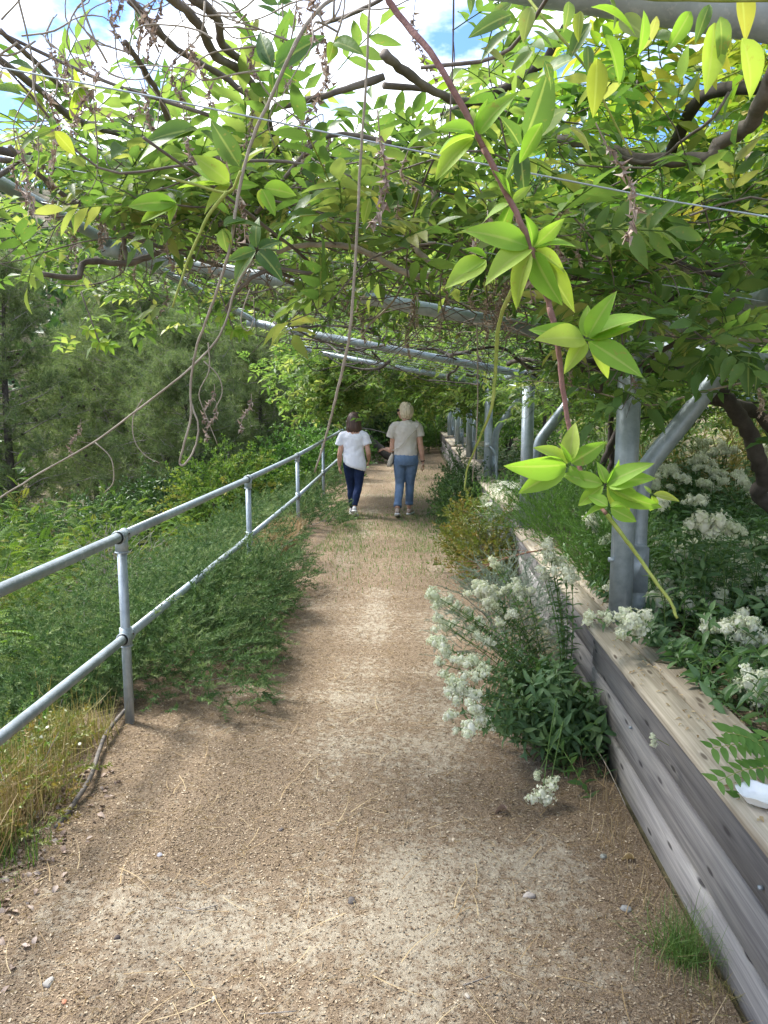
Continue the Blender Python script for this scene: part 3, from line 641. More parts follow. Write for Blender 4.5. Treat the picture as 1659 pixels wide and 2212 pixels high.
f3 = far_vine('wisteria drooping in a heavy bright green curtain over the path beyond the walkers', (1.2, 10.9, .5),
    [(320, (-1.75, 1.2), (10.2, 13.4), (-.4, .45), -.35, lambda x, y: CP(x) - .0), (150, (-2.1, -.7), (12.3, 14.3), (-.5, .3), -.4, lambda x, y: 2.05),
     (120, (1.3, 4), (9.5, 14), (-.3, .5), -.3, None), (60, (.3, 1.3), (10.5, 13), (-.25, .3), -.3, lambda x, y: 2.05)], M['vine_leaf'], 18, 41, yrs=(10, 14))
f4 = far_vine('wisteria closing the far end of the pergola in deep shade', (1.2, 16, .5),
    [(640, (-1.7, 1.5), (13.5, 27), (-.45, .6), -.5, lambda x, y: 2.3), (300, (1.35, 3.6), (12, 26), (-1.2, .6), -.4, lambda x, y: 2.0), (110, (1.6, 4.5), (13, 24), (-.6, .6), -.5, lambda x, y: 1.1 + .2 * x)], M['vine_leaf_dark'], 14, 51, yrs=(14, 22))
# twisted trunks climbing each brace
for k, (y, root, org) in enumerate(((7.4, f2, (1.2, 7.2, .5)), (11.1, f3, (1.2, 10.9, .5)), (14.8, f4, (1.2, 16, .5)), (18.6, f4, (1.2, 16, .5)))):
    for ph in (0, 3.1):
        s = np.linspace(0, 1, 12); p = np.stack([1.75 + .28 * s + .05 * np.cos(9 * s + ph), y + .05 * np.sin(9 * s + ph), .45 + 1.7 * s], 1); branch(root, np.array(org, float), p, [.035, .022], 'bark_dark', 3, 8, .08, 'trunk')

# ------------------------------------------------------------ single climbing stems in front of everything
def fan_leaves(root, org, center, tips, mat, w=.38, spread=.05, seed=0, sh=None):
    """one leaf object from centre to each tip"""
    r = np.random.default_rng(seed)
    for tp in tips:
        tp = np.array(tp) + np.array((0, r.uniform(-spread, spread), 0)); d = tp - center; Ln = np.linalg.norm(d)
        st = center + d * .06; Rm = frames(d[None], (np.array((0, -.8, .5)) + r.normal(0, .33, 3))[None])[0]
        v, t = leafT(w * r.uniform(1.05, 1.4), r.uniform(.25, .6), r.uniform(.15, .75), 9, wave=.012, ph=r.uniform(0, 6))
        v = v @ (Rm * Ln * .98).T + st - org; lo_ = MB().add(v, t, r.random()).build('leaf', M[mat], root); at_ = lo_.data.attributes.new('mid', 'FLOAT', 'POINT'); at_.data.foreach_set('value', (np.arange(len(v)) % 3 == 1).astype(np.float32))
on = Z2(640, 1075, 1.3)
v3 = thing('climbing_stem', 'long purple-brown climbing stem slanting down the middle right with whorls of bright green leaves', 'vine', on)
branch(v3, on, [Z2(-10, -60, 1.35), Z2(60, 60, 1.35), Z2(230, 270, 1.3), Z2(370, 520, 1.3), Z2(430, 640, 1.3)], [.0056, .005], 'stem_red', 5, 8, .04, 'stem', .002)
branch(v3, on, [Z2(430, 640, 1.3), Z2(500, 780, 1.3), Z2(570, 920, 1.3), Z2(640, 1080, 1.3), Z2(690, 1240, 1.3), Z2(735, 1400, 1.3)], [.005, .0048], 'stem_red', 5, 8, .04, 'stem', .002)
branch(v3, on, [Z5(478, 0, 1.3), Z5(520, 180, 1.3), Z5(545, 380, 1.3), Z5(585, 650, 1.3), Z5(640, 860, 1.28), Z5(730, 1040, 1.25), Z5(790, 1120, 1.22)], [.0048, .004, .003], 'stem_red', 5, 8, .04, 'stem', .002)
branch(v3, on, [Z5(790, 1120, 1.22), Z5(880, 1240, 1.2), Z5(960, 1350, 1.2), Z5(1050, 1480, 1.18), Z5(1130, 1590, 1.17), Z5(1170, 1680, 1.16)], [.0036, .0022], 'stem_green', 5, 7, .04, 'stem', .001)
fan_leaves(v3, on, Z5(680, 175, 1.27), [Z5(x, y, 1.25) for x, y in ((395, 95), (430, 152), (780, -60), (990, -10), (952, 45), (922, 100), (930, 362), (842, 372), (562, 328), (700, -30))], 'tip_leaf', .36, .05, 1)
fan_leaves(v3, on, Z5(585, 850, 1.25), [Z5(x, y, 1.23) for x, y in ((255, 872), (322, 1005), (418, 738), (612, 618), (790, 728), (662, 982), (540, 720))], 'tip_leaf', .36, .04, 2)
fan_leaves(v3, on, Z5(780, 960, 1.22), [Z5(x, y, 1.2) for x, y in ((950, 822), (962, 885), (1000, 962), (948, 1158), (775, 830), (640, 1090), (1035, 1110), (900, 1020), (560, 900), (880, 850), (990, 910), (1000, 1050))], 'tip_leaf', .38, .05, 3)
fan_leaves(v3, on, Z5(800, 1080, 1.2), [Z5(x, y, 1.2) for x, y in ((650, 1112), (905, 1065), (940, 1150), (700, 1010))], 'tip_leaf', .45, .02, 4)
fan_leaves(v3, on, Z5(1030, 1010, 1.2), [Z5(x, y, 1.2) for x, y in ((1218, 1035), (1075, 1140), (1000, 960))], 'vine_leaf_sunny', .3, .02, 5)
fan_leaves(v3, on, Z2(640, 1075, 1.3), [Z2(x, y, 1.26) for x, y in ((372, 950), (490, 950), (782, 942), (812, 1022), (838, 1128), (440, 1150), (540, 1300), (740, 1310), (650, 950))], 'tip_leaf', .36, .05, 6)
fan_leaves(v3, on, Z2(660, 1100, 1.32), [Z2(x, y, 1.32) for x, y in ((832, 1335), (760, 1260))], 'vine_leaf_sunny', .34, .03, 7)
fan_leaves(v3, on, Z2(450, 1120, 1.3), [Z2(x, y, 1.28) for x, y in ((268, 1218), (355, 1060), (300, 1180))], 'tip_leaf', .42, .04, 8)
fan_leaves(v3, on, Z2(400, 590, 1.3), [Z2(x, y, 1.27) for x, y in ((192, 712), (215, 605), (270, 530), (450, 420), (512, 430), (480, 640), (380, 420))], 'tip_leaf', .36, .05, 9)
fan_leaves(v3, on, Z2(590, 640, 1.35), [Z2(x, y, 1.33) for x, y in ((820, 335), (690, 500), (520, 540), (540, 760), (730, 330), (600, 840))], 'vine_leaf', .36, .05, 10)
fan_leaves(v3, on, Z2(550, 880, 1.32), [Z2(x, y, 1.3) for x, y in ((480, 760), (640, 780), (500, 1010), (420, 900))], 'tip_leaf', .36, .05, 11)
# thin leaning vine from the top centre down to the rail
ol = Z1(1570, 300, 1.5)
v4 = thing('climbing_stem', 'thin bare brown vine hanging from the top centre down towards the handrail', 'vine', ol)
branch(v4, ol, [P(x, y, Y=Yd) for x, y, Yd in ((800, -20, 1.5), (792, 150, 1.5), (780, 330, 1.52), (765, 600, 1.55), (752, 740, 1.58), (725, 860, 1.62), (705, 940, 1.65), (680, 1020, 1.68))], [.0022, .0028, .003, .002], 'bark_light', 5, 7, .05, 'stem', .002)
branch(v4, ol, [P(980, -20, Y=1.6), P(978, 120, Y=1.62), P(968, 360, Y=1.64)], [.0018], 'bark', 3, 5, .05, 'stem', .001)
ok_ = P(520, 400, Y=1.6)
v5 = thing('climbing_stem', 'long thin vine from the top centre curving down left and ending in a hanging loop', 'vine', ok_)
branch(v5, ok_, [P(x, y, Y=Yd) for x, y, Yd in ((770, -20, 1.7), (700, 10, 1.65), (640, 90, 1.6), (600, 180, 1.6), (545, 300, 1.6), (515, 420, 1.6), (500, 520, 1.6), (478, 600, 1.62), (450, 680, 1.65), (422, 760, 1.68), (412, 830, 1.7), (412, 900, 1.7), (395, 970, 1.7), (388, 1000, 1.7), (398, 1003, 1.7), (420, 970, 1.72), (428, 920, 1.73), (412, 868, 1.74))], [.0045, .0036, .003, .0026, .0024, .002], 'bark_light', 5, 7, .05, 'stem', .002)
branch(v5, ok_, [P(x, y, Y=Yd) for x, y, Yd in ((545, 560, 1.9), (510, 620, 1.9), (490, 690, 1.88), (460, 745, 1.86), (400, 805, 1.84), (330, 860, 1.82), (210, 950, 1.8), (90, 1020, 1.78), (0, 1075, 1.75), (-40, 1100, 1.75))], [.0034, .0026, .0022, .0018], 'bark_light', 5, 6, .05, 'stem', .003)
for q in (((308, 862), (288, 900), (290, 950), (315, 985), (345, 1000)), ((205, 955), (240, 990), (245, 1040), (225, 1065)), ((540, 625), (520, 690), (535, 715), (548, 690), (548, 640)), ((450, 740), (452, 800), (430, 850), (446, 900), (470, 960)), ((440, 780), (470, 810), (480, 850), (460, 890))):
    branch(v5, ok_, [P(x, y, Y=1.85) for x, y in q], [.0018, .001], 'bark_light', 4, 5, .05, 'tendril', .002)
for q in ((530, 850), (450, 830), (455, 870), (160, 905)):
    o = obj('dried_flower_cluster', RAC[1], v5, P(*q, Y=1.86) - ok_); o.scale = (.7,) * 3
oc = P(780, 540, Y=2.4)
v6 = thing('climbing_stem', 'pale smooth vine branch looping left of centre into a hook under the leaves', 'vine', oc)
branch(v6, oc, [P(x, y, Y=Yd) for x, y, Yd in ((600, 545, 2.5), (640, 532, 2.45), (720, 528, 2.4), (790, 545, 2.35), (850, 578, 2.35), (905, 598, 2.35), (938, 590, 2.35), (938, 572, 2.36), (905, 545, 2.37), (900, 525, 2.38), (925, 500, 2.4), (938, 440, 2.42), (935, 400, 2.45))], [.007, .009, .009, .009, .01], 'bark_light', 5, 8, .05, 'stem', .003)
branch(v6, oc, [P(x, y, Y=Yd) for x, y, Yd in ((480, 690, 2.6), (505, 640, 2.55), (545, 600, 2.5), (600, 575, 2.5))], [.006, .007], 'bark', 4, 7, .05, 'stem', .003)
branch(v6, oc, [P(x, y, Y=Yd) for x, y, Yd in ((880, 590, 3.2), (850, 650, 3.2), (800, 700, 3.3), (780, 730, 3.3))], [.005, .004], 'bark_light', 4, 6, .05, 'stem', .003)
oy = P(1080, 680, Y=2.0)
v7 = thing('climbing_stem', 'yellow-green hanging vine stem right of the blonde walker', 'vine', oy)
branch(v7, oy, [P(x, y, Y=Yd) for x, y, Yd in ((1150, 560, 1.9), (1105, 630, 1.9), (1078, 700, 1.95), (1070, 800, 2.0), (1062, 880, 2.0), (1035, 950, 2.05), (1010, 1010, 2.1), (1003, 1060, 2.1))], [.0055, .005, .0035, .002], 'stem_green', 5, 7, .05, 'stem', .002)
branch(v7, oy, [P(x, y, Y=Yd) for x, y, Yd in ((1030, 700, 2.8), (1032, 800, 2.8), (1030, 930, 2.8), (1020, 1040, 2.8))], [.003, .002], 'bark_light', 4, 5, .05, 'stem', .002)
# big leaves close overhead, top right and centre
oh = Z2(1100, 100, 1.3)
v8 = thing('leafy_shoot', 'large soft green leaves hanging close overhead in the top right corner', 'vine', oh)
branch(v8, oh, [Z2(600, -40, 1.45), Z2(700, 90, 1.4), Z2(860, 280, 1.4), Z2(960, 460, 1.42), Z2(1070, 670, 1.45)], [.003, .0015], 'stem_green', 5, 6, .05, 'stem', .001)
branch(v8, oh, [Z2(850, -40, 1.4), Z2(1100, -10, 1.35), Z2(1400, 0, 1.3), Z2(1700, 0, 1.3)], [.003], 'stem_green', 4, 6, .05, 'stem', .001)
r_ = np.random.default_rng(5)
for (a, bq, mt) in (((1540, -60), (1590, 150), 'vine_leaf_sunny'), ((1450, 60), (1490, 262), 'vine_leaf'), ((1430, 80), (1400, 392), 'tip_leaf'), ((1540, 150), (1645, 400), 'tip_leaf'), ((1410, 10), (1345, 172), 'vine_leaf'),
    ((1330, 40), (1225, 225), 'tip_leaf'), ((880, 190), (875, 330), 'vine_leaf'), ((920, 240), (920, 490), 'vine_leaf_sunny'), ((950, 140), (1042, 345), 'tip_leaf'), ((690, 255), (742, 372), 'vine_leaf'), ((650, 215), (542, 312), 'vine_leaf'), ((410, 210), (535, 270), 'vine_leaf'),
    ((560, 130), (392, 205), 'vine_leaf'), ((560, 60), (370, 150), 'vine_leaf'), ((790, 545), (942, 640), 'vine_leaf'), ((690, 520), (590, 680), 'tip_leaf'), ((1120, 30), (1130, 240), 'tip_leaf'), ((880, 30), (1120, 60), 'tip_leaf'), ((900, 90), (780, 240), 'vine_leaf'), ((640, 20), (590, 170), 'vine_leaf'),
    ((830, 250), (670, 280), 'vine_leaf_dark'), ((800, 0), (790, 130), 'vine_leaf'), ((1180, 60), (1160, 190), 'vine_leaf'), ((1010, 70), (1120, 190), 'vine_leaf'), ((380, -30), (370, 60), 'vine_leaf'), ((560, 10), (430, 100), 'vine_leaf'), ((960, -30), (1060, 60), 'vine_leaf'), ((640, 130), (740, 200), 'vine_leaf'), ((850, 40), (830, 170), 'vine_leaf_sunny')):
    Yd = r_.uniform(1.2, 1.42); fan_leaves(v8, oh, Z2(*a, Yd), [Z2(*bq, Yd)], mt, r_.uniform(.32, .42), .03, r_.integers(999))
os_ = Z1(1000, 700, 1.6)
v9 = thing('leafy_shoot', 'big pointed green leaves on a nearby shoot at the upper left of centre', 'vine', os_)
branch(v9, os_, [Z1(980, 830, 1.6), Z1(900, 930, 1.6), Z1(850, 1040, 1.6), Z1(800, 1160, 1.6), Z1(745, 1330, 1.6)], [.004, .002], 'stem_green', 4, 6, .05, 'stem', .001)
branch(v9, os_, [Z1(700, 760, 1.65), Z1(850, 800, 1.62), Z1(990, 830, 1.6), Z1(1040, 740, 1.58)], [.003], 'stem_green', 4, 6, .05, 'stem', .001)
for (c, tips, mt) in (((860, 560), ((600, 650), (640, 600), (870, 475), (985, 640), (800, 570)), 'vine_leaf'), ((1000, 800), ((745, 770), (820, 690), (870, 690), (940, 790), (1115, 800), (860, 900)), 'tip_leaf'), ((770, 880), ((605, 950), (552, 872), (660, 840), (720, 960)), 'tip_leaf'), ((330, 380), ((250, 340), (270, 480), (345, 320), (440, 400), (390, 450)), 'vine_leaf_sunny'), ((230, 560), ((150, 590), (290, 640), (215, 480), (330, 560)), 'vine_leaf_sunny'), ((1040, 730), ((1000, 640), (1150, 625), (1120, 745), (940, 560)), 'vine_leaf'),
    ((1130, 810), ((1275, 810), (1190, 930), (1120, 900)), 'tip_leaf'), ((1180, 300), ((1100, 100), (1390, 165), (1130, 200), (1250, 270), (1090, 280), (1160, 400)), 'vine_leaf_dark'), ((1110, 1080), ((995, 1130), (1010, 1080), (1230, 1190), (1180, 1150), (1210, 1010), (1090, 930), (1010, 1200)), 'vine_leaf_dark'),
    ((960, 980), ((960, 1100), (1010, 1060), (1070, 900), (1120, 920)), 'vine_leaf'), ((1440, 180), ((1510, 150), (1440, 280), (1560, 260)), 'vine_leaf_sunny'), ((1600, 850), ((1560, 960), (1659, 900), (1560, 800)), 'vine_leaf_sunny')):
    Yd = r_.uniform(1.5, 1.75); fan_leaves(v9, os_, Z1(*c, Yd), [Z1(*q, Yd) for q in tips], mt, .4, .06, r_.integers(999))
oz = Z5(1330, 250, 2.4)
v10 = thing('leafy_shoot', 'glossy dark green leaves drooping at the right beside the slanting brace', 'vine', oz)
branch(v10, oz, [Z5(1500, -100, 2.5), Z5(1400, 100, 2.45), Z5(1340, 260, 2.4)], [.005, .003], 'bark', 4, 6, .05, 'stem', .002)
for (c, tips) in (((1330, 260), ((1185, 390), (1130, 290), (1235, 450), (1405, 405), (1440, 260), (1240, 330), (1380, 330))), ((1340, 120), ((1160, 180), (1210, 60), (1130, 240), (1480, 230), (1500, 60), (1280, 200))), ((1560, 240), ((1480, 350), (1420, 330), (1640, 330), (1500, 460), (1620, 440))), ((1540, 120), ((1420, 60), (1480, 180), (1640, 40), (1650, 180), (1570, 10))), ((1400, 20), ((1280, -40), (1340, 60), (1450, 80)))):
    Yd = r_.uniform(2.3, 2.6); fan_leaves(v10, oz, Z5(*c, Yd), [Z5(*q, Yd) for q in tips], 'vine_leaf_dark' if tips[0][0] != 1160 else 'vine_leaf', .42, .06, r_.integers(999))
# small sprays against the pines
for lab, c0, Yd in (('small spray of bright leaves dangling before the pine tree at the left', (215, 740), 2.2), ('small spray of bright leaves dangling left of the pipe beam ends', (505, 712), 2.4)):
    og = P(*c0, Y=Yd); o = thing('leafy_shoot', lab, 'vine', og); branch(o, og, [P(c0[0] - 40, c0[1] - 110, Y=Yd), P(c0[0] - 15, c0[1] - 40, Y=Yd), og], [.002], 'bark', 4, 5, .05, 'stem', .001)
    for cc in ((0, 0), (-22, -28), (18, 5)):
        c = (c0[0] + cc[0], c0[1] + cc[1]); fan_leaves(o, og, P(*c, Y=Yd), [P(c[0] + 26 * math.cos(a), c[1] + 20 * math.sin(a) + 4, Y=Yd) for a in np.arange(0, 6.2, .95)], 'tip_leaf', .42, .02, 7)
# ------------------------------------------------------------ pines and far slope
def pine(seed, h=7.5, rad=2.6, base=.14, nb=70):
    r = np.random.default_rng(seed); tr = MB(); 
    lean = r.normal(0, .25, 2); s = np.linspace(0, 1, 9); tp = np.stack([lean[0] * s ** 2 + .06 * np.sin(5 * s + seed), lean[1] * s ** 2, h * .95 * s], 1)
    v, t = tube(tp, h * .017 * (1 - .85 * s) + .012, 8); tr.add(v, t); tw = MB(); ND = []; NP = []
    for k in range(nb):
        q = base + (1 - base) * ((k + .5) / nb) ** .9; z = q * .95 * h; c0 = np.array([np.interp(q, s, tp[:, i]) for i in range(3)])
        a = k * 2.4 + r.normal(0, .4); Lb = rad * (1.05 - q) ** .6 * r.uniform(.55, 1.1) + .25; d = np.array((math.cos(a), math.sin(a), r.uniform(-.1, .5))); p = [c0]
        for j in range(6): d = d + np.array((0, 0, .06)) + r.normal(0, .12, 3); d /= np.linalg.norm(d); p.append(p[-1] + d * Lb / 6)
        p = np.array(p); v, t = tube(p, np.linspace(.02, .005, 7) * h / 7, 4, False); tw.add(v, t)
        for j in range(1, 7):
            for _ in range(3 if j > 2 else 2):
                d2 = d * .5 + r.normal(0, .75, 3) + (0, 0, .15); d2 /= np.linalg.norm(d2); L2 = r.uniform(.2, .55) * rad / 2.4; e = p[j] + d2 * L2; v, t = tube([p[j], (p[j] + e) / 2 + r.normal(0, .03, 3), e], [.006, .003], 3, False); tw.add(v, t)
                for w in np.linspace(.35, 1.0, 5): NP.append(p[j] + d2 * L2 * w + r.normal(0, .05, 3)); ND.append(d2 * .7 + r.normal(0, .5, 3))
    # a tuft: needles radiating about the twig tip
    rt = np.random.default_rng(3); nm = MB()
    for _ in range(14):
        dv = rt.normal(0, .55, 3) + (0, .75, 0); v = np.array([(-.035, 0, 0), (.035, 0, 0), (0, 1, -.1)]); t = np.array([(0, 1, 2)]); F = frames(dv[None], rt.normal(size=(1, 3)))[0]; nm.add(v @ F.T * rt.uniform(.7, 1.1), t)
    tm = (np.vstack(nm.V), np.vstack(nm.T)); fo = MB(); ND = np.array(ND); NP = np.array(NP)
    add_batch(fo, tm, frames(ND, rdir(len(ND))), NP, r.uniform(.13, .22, len(NP)))
    return tr.mesh('trunk', M['bark_dark']), tw.mesh('branches', M['twig_grey']), fo.mesh('crown', M['pine']), NP
PV = [pine(s, h, rd, b_, nb) for s, h, rd, b_, nb in ((1, 7.6, 2.9, .17, 96), (2, 8.6, 2.5, .08, 84), (3, 6.2, 2.6, .1, 76))]
cone_m = None
def put_pine(k, x, y, sc, rz_, label, group=None, cones=0):
    global cone_m
    z = float(H(x, y)); o = thing('pine_tree', label, 'pine tree', (x, y, z - .1), rz_, group); o.scale = (sc,) * 3
    for nm, me in zip(('trunk', 'branch', 'crown'), PV[k][:3]): 
        ob = obj(nm, me, o); 
        if nm != 'trunk': ob['kind'] = 'stuff'
    if cones:
        if cone_m is None:
            b = MB(); v, t = tube([(0, 0, -.04), (0, 0, -.02), (0, 0, .01), (0, 0, .04)], [.012, .03, .026, .006], 6); b.add(v, t); cone_m = b.mesh('cone', M['cone'])
        q = PV[k][3]; r = np.random.default_rng(cones); c = r.choice(len(q), cones, replace=False)
        for i in c: co = obj('pine_cone', cone_m, o, q[i]); co.rotation_euler = (r.uniform(0, 3), r.uniform(0, 3), 0); co.scale = (1.35,) * 3
pines = [(0, -7.0, 19.3, .86, 0, 'main pine behind the handrail with a straight dark bare trunk and many black cones', 110), (1, -9.3, 17.5, .8, 1, 'pine left of the main one with slender grey trunk, scattered cones', 70),
    (2, -12.5, 17.0, 1.0, 2, 'pine at the left border of the view behind the acacia', 0), (1, -5.2, 24.0, .78, 3, 'pine to the right of the main trunk, above the railing', 30), (0, -10.0, 25.5, .95, 4, 'pine in the second row behind the main pine', 0),
    (2, -3.2, 26.0, .95, 5, 'pine right behind the green vine curtain, left of the walkers', 0), (1, -15.5, 24, .95, 2.2, None, 0), (0, -1.6, 31.0, .9, 1.1, 'pine closing the view beyond the dark-haired walker', 0), (2, -6.3, 31.5, 1.2, .7, None, 0),
    (1, .6, 33.5, .9, 2.0, 'pine closing the view beyond the blonde walker', 0), (0, -13.5, 33, 1.05, 4.1, None, 0), (2, -19.5, 30, 1.15, 5.2, None, 0), (1, -10, 38, 1.0, 3.3, None, 0), (0, -3.5, 39, .95, .2, None, 0), (2, -25, 38, 1.15, 2.9, None, 0), (1, 3.5, 35, .9, 5.1, None, 0), (0, 2.3, 29.5, .7, 3.2, None, 0), (2, -17.5, 44, 1.1, 1.9, None, 0), (2, -5.0, 20.5, .62, 1.5, 'short young pine filling the gap right of the main trunk', 0), (2, -9.0, 21.5, .75, 3.6, 'young pine just behind the main pine at its left', 0), (0, -14.5, 20.5, .9, 2.6, None, 0), (2, -11.8, 27.5, 1.0, 5.5, None, 0), (2, -7.6, 28.5, .95, .4, None, 0), (2, -4.6, 29, .9, 3.1, None, 0), (2, -1.0, 36.5, 1.0, 4.4, None, 0), (1, 5.5, 30, .9, 1.4, None, 0), (2, -22, 24, 1.1, .6, None, 0), (2, -4.4, 15.8, .6, 4.9, 'pine added for shade nearest to the far end of the handrail', 0), (2, -3.8, 19.0, .72, 2.4, 'pine added to shade the path just left beyond the walkers', 0), (0, -3.4, 23.0, .8, 5.9, 'pine added for shade at the left where the path ends', 0), (2, -5.6, 17.2, .8, .9, 'dense pine added for shade between the main pine and the far handrail end', 0), (2, -2.4, 26.2, .8, 3.9, None, 0)]  # pines beside the far rail and path end added to shade the path
for k, x, y, sc, rz_, lab, cn in pines: put_pine(k, x, y, sc, rz_, lab or 'pine in the mass of pines covering the slope behind', None if lab else 'pines on the far slope', cn)
# scrub and wood on the far slope
tuft = MB(); r_ = np.random.default_rng(8)
for _ in range(34):
    dv = r_.normal(0, 1, 3); dv[2] = abs(dv[2]); dv /= np.linalg.norm(dv); v, t = leafD(.8, .3, .2); F = frames(r_.normal(size=(1, 3)), dv[None])[0]; tuft.add(v @ F.T * .3 + dv * r_.uniform(.55, 1) * (1, 1, .85), t, r_.random() * .3)
tf = (np.vstack(tuft.V), np.vstack(tuft.T)); n = 1500; a = r_.uniform(0, 1, n)
x = r_.uniform(-75, 40, n); y = r_.uniform(30, 95, n); k = (fbm(x, y, .12, 2) > -.25) & ((y > 40) | (x < -14) | (x > 9)); x, y = x[k], y[k]; n = len(x)
mb = MB(); add_batch(mb, tf, frames(rdir(n) * (1, 1, 0), np.tile((0, 0, 1.), (n, 1))), np.stack([x, y, H(x, y)], 1), r_.uniform(.9, 2.6, n)); mb.build('far_wood', M['shrub_dark'], None, kind='stuff')['label'] = 'dark evergreen scrub covering the distant hillside'

# ------------------------------------------------------------ shrubs
def sprig(n=42, L=1.0, ll=.09, lw=.012, seed=0, ang=.9, bend=.5, stem=True, tm=None, twotone=True):
    """stem with many narrow leaves, unit length"""
    r = np.random.default_rng(seed); s = np.linspace(0, 1, 4); p = np.stack([.05 * np.sin(4 * s + seed), s * np.cos(bend * s * .5), -bend * .4 * s ** 2 + .04 * np.sin(6 * s)], 1); mb = MB()
    if stem: v, t = tube(p, [.008, .004], 3, False); mb.add(v, t, .9)
    q = r.uniform(.12, 1, n); pos = np.stack([np.interp(q, s, p[:, k]) for k in range(3)], 1); a = r.uniform(0, 6.28, n)
    d = np.stack([np.cos(a) * ang, np.full(n, .75), np.sin(a) * ang], 1); 
    if tm is None: v = np.array([(-lw / 2, 0, 0), (lw / 2, 0, 0), (0, ll, 0)]); tm = (v, np.array([(0, 1, 2)]))
    add_batch(mb, tm, frames(d, rdir(n)), pos, r.uniform(.7, 1.2, n) * (1 - .35 * q), r.random(n) * .25)
    return np.vstack(mb.V), np.vstack(mb.T)
def mound(name, label, cat, org, rx, ry, h, n, tms, size, mat, up=.5, seed=0, group=None, shape=None, base=.25, zf=None, wood='twig_grey', nw=14, fill=.35, pw=2.5):
    """shrub: sprigs springing from a lumpy mound, thinner towards the outside"""
    r = np.random.default_rng(seed); org = np.array(org, float); o = thing(name, label, cat, org, 0, group)
    a = r.uniform(0, 6.28, n); q = np.sqrt(r.uniform(0, 1, n)); el = r.uniform(fill, 1, n); lump = 1 + .28 * np.sin(3 * a + seed) + .18 * np.sin(7 * a + 2 * seed)
    x = q * rx * np.cos(a) * lump; y = q * ry * np.sin(a) * lump; z = h * el * np.sqrt(np.maximum(0, 1 - (q * .95) ** pw)) * (1 + .25 * np.sin(9 * x + seed) * np.cos(8 * y)) 
    gz = H(org[0] + x, org[1] + y) - org[2] if zf is None else zf(org[0] + x, org[1] + y) - org[2]
    gz = np.maximum(gz, -3); pos = np.stack([x, y, gz + z * (1 - base) - .02], 1)
    d = np.stack([x / rx, y / ry, np.full(n, up)], 1) * .9 + r.normal(0, .42, (n, 3)); mb = MB(); pick = r.integers(0, len(tms), n)
    for k in range(len(tms)):
        m_ = pick == k; add_batch(mb, tms[k], frames(d[m_], np.tile((0, 0, 1.), (m_.sum(), 1)) + r.normal(0, .3, (m_.sum(), 3))), pos[m_], size * r.uniform(.6, 1.25, m_.sum()))
    mb.build('foliage', M[mat], o, kind='stuff')
    if nw:
        w = MB()
        for k in range(nw):
            i = r.integers(n); e = pos[i]; b0 = np.array((e[0] * .2, e[1] * .2, gz[i] * 0 - .03)); v, t = tube(cat_rom([b0, (b0 + e) / 2 + r.normal(0, .04, 3), e], 3), [.006, .002], 4, False); w.add(v, t)
        w.build('stems', M[wood], o, kind='stuff')
    return o
RS = [sprig(38, 1, .22, .05, s, .8, .6) for s in range(4)]
G_R = 'rosemary bushes spilling along the handrail'
for k, (x, y, rx, ry, h, n, lab) in enumerate(((-1.7, 4.8, .78, .95, .62, 1250, 'dense rosemary bush just beyond the nearest rail post, spreading onto the path'), (-1.5, 6.05, .62, .95, .6, 950, 'rounded rosemary bush behind the second rail post from the camera'),
    (-2.5, 5.7, .9, 1.5, .95, 1150, 'rosemary on the slope side of the handrail below the top rail'), (-2.45, 4.1, .85, .9, .45, 700, 'pale rosemary spreading down the slope at the left behind the lower rail'), (-2.2, 7.9, .85, 1.3, .85, 800, 'rosemary behind the rail near the second post, outer side'),
    (-1.65, 10.8, .6, 1.3, .5, 520, 'rosemary clump beside the dark-haired walker'), (-2.4, 11.5, .8, 1.7, .75, 520, 'rosemary outside the third rail post'), (-1.9, 14.2, .7, 1.7, .6, 420, 'rosemary at the far end of the handrail'))):
    mound('rosemary_bush', lab, 'rosemary bush', (x, y, float(H(x, y))), rx, ry, h, int(n * (1.9 if y < 9 else 1.3)), RS, .17 if y < 9 else .22, 'rosemary', .75, 60 + k, G_R, nw=30, pw=4.0, fill=.2, zf=lambda a, b_: np.where(a > -1.62, rise(b_), H(a, b_)))
FE = [sprig(26, 1, .2, .06, s, .9, .4, True, leafS(.35, .3, .3)) for s in range(1)]
LF = [sprig(20, 1, .2, .06, s, .9, .4, True, tuple((v * .2, t)) ) for s, (v, t) in enumerate((leafS(.42, .5, .5), leafS(.5, .5, .3)))]
LD = [sprig(20, 1, .2, .06, s + 5, .9, .4, True, (v * .22, t)) for s, (v, t) in enumerate((leafD(.45), leafD(.55)))]
FF = [sprig(60, 1, .1, .016, s, .75, .3) for s in (31, 32)]
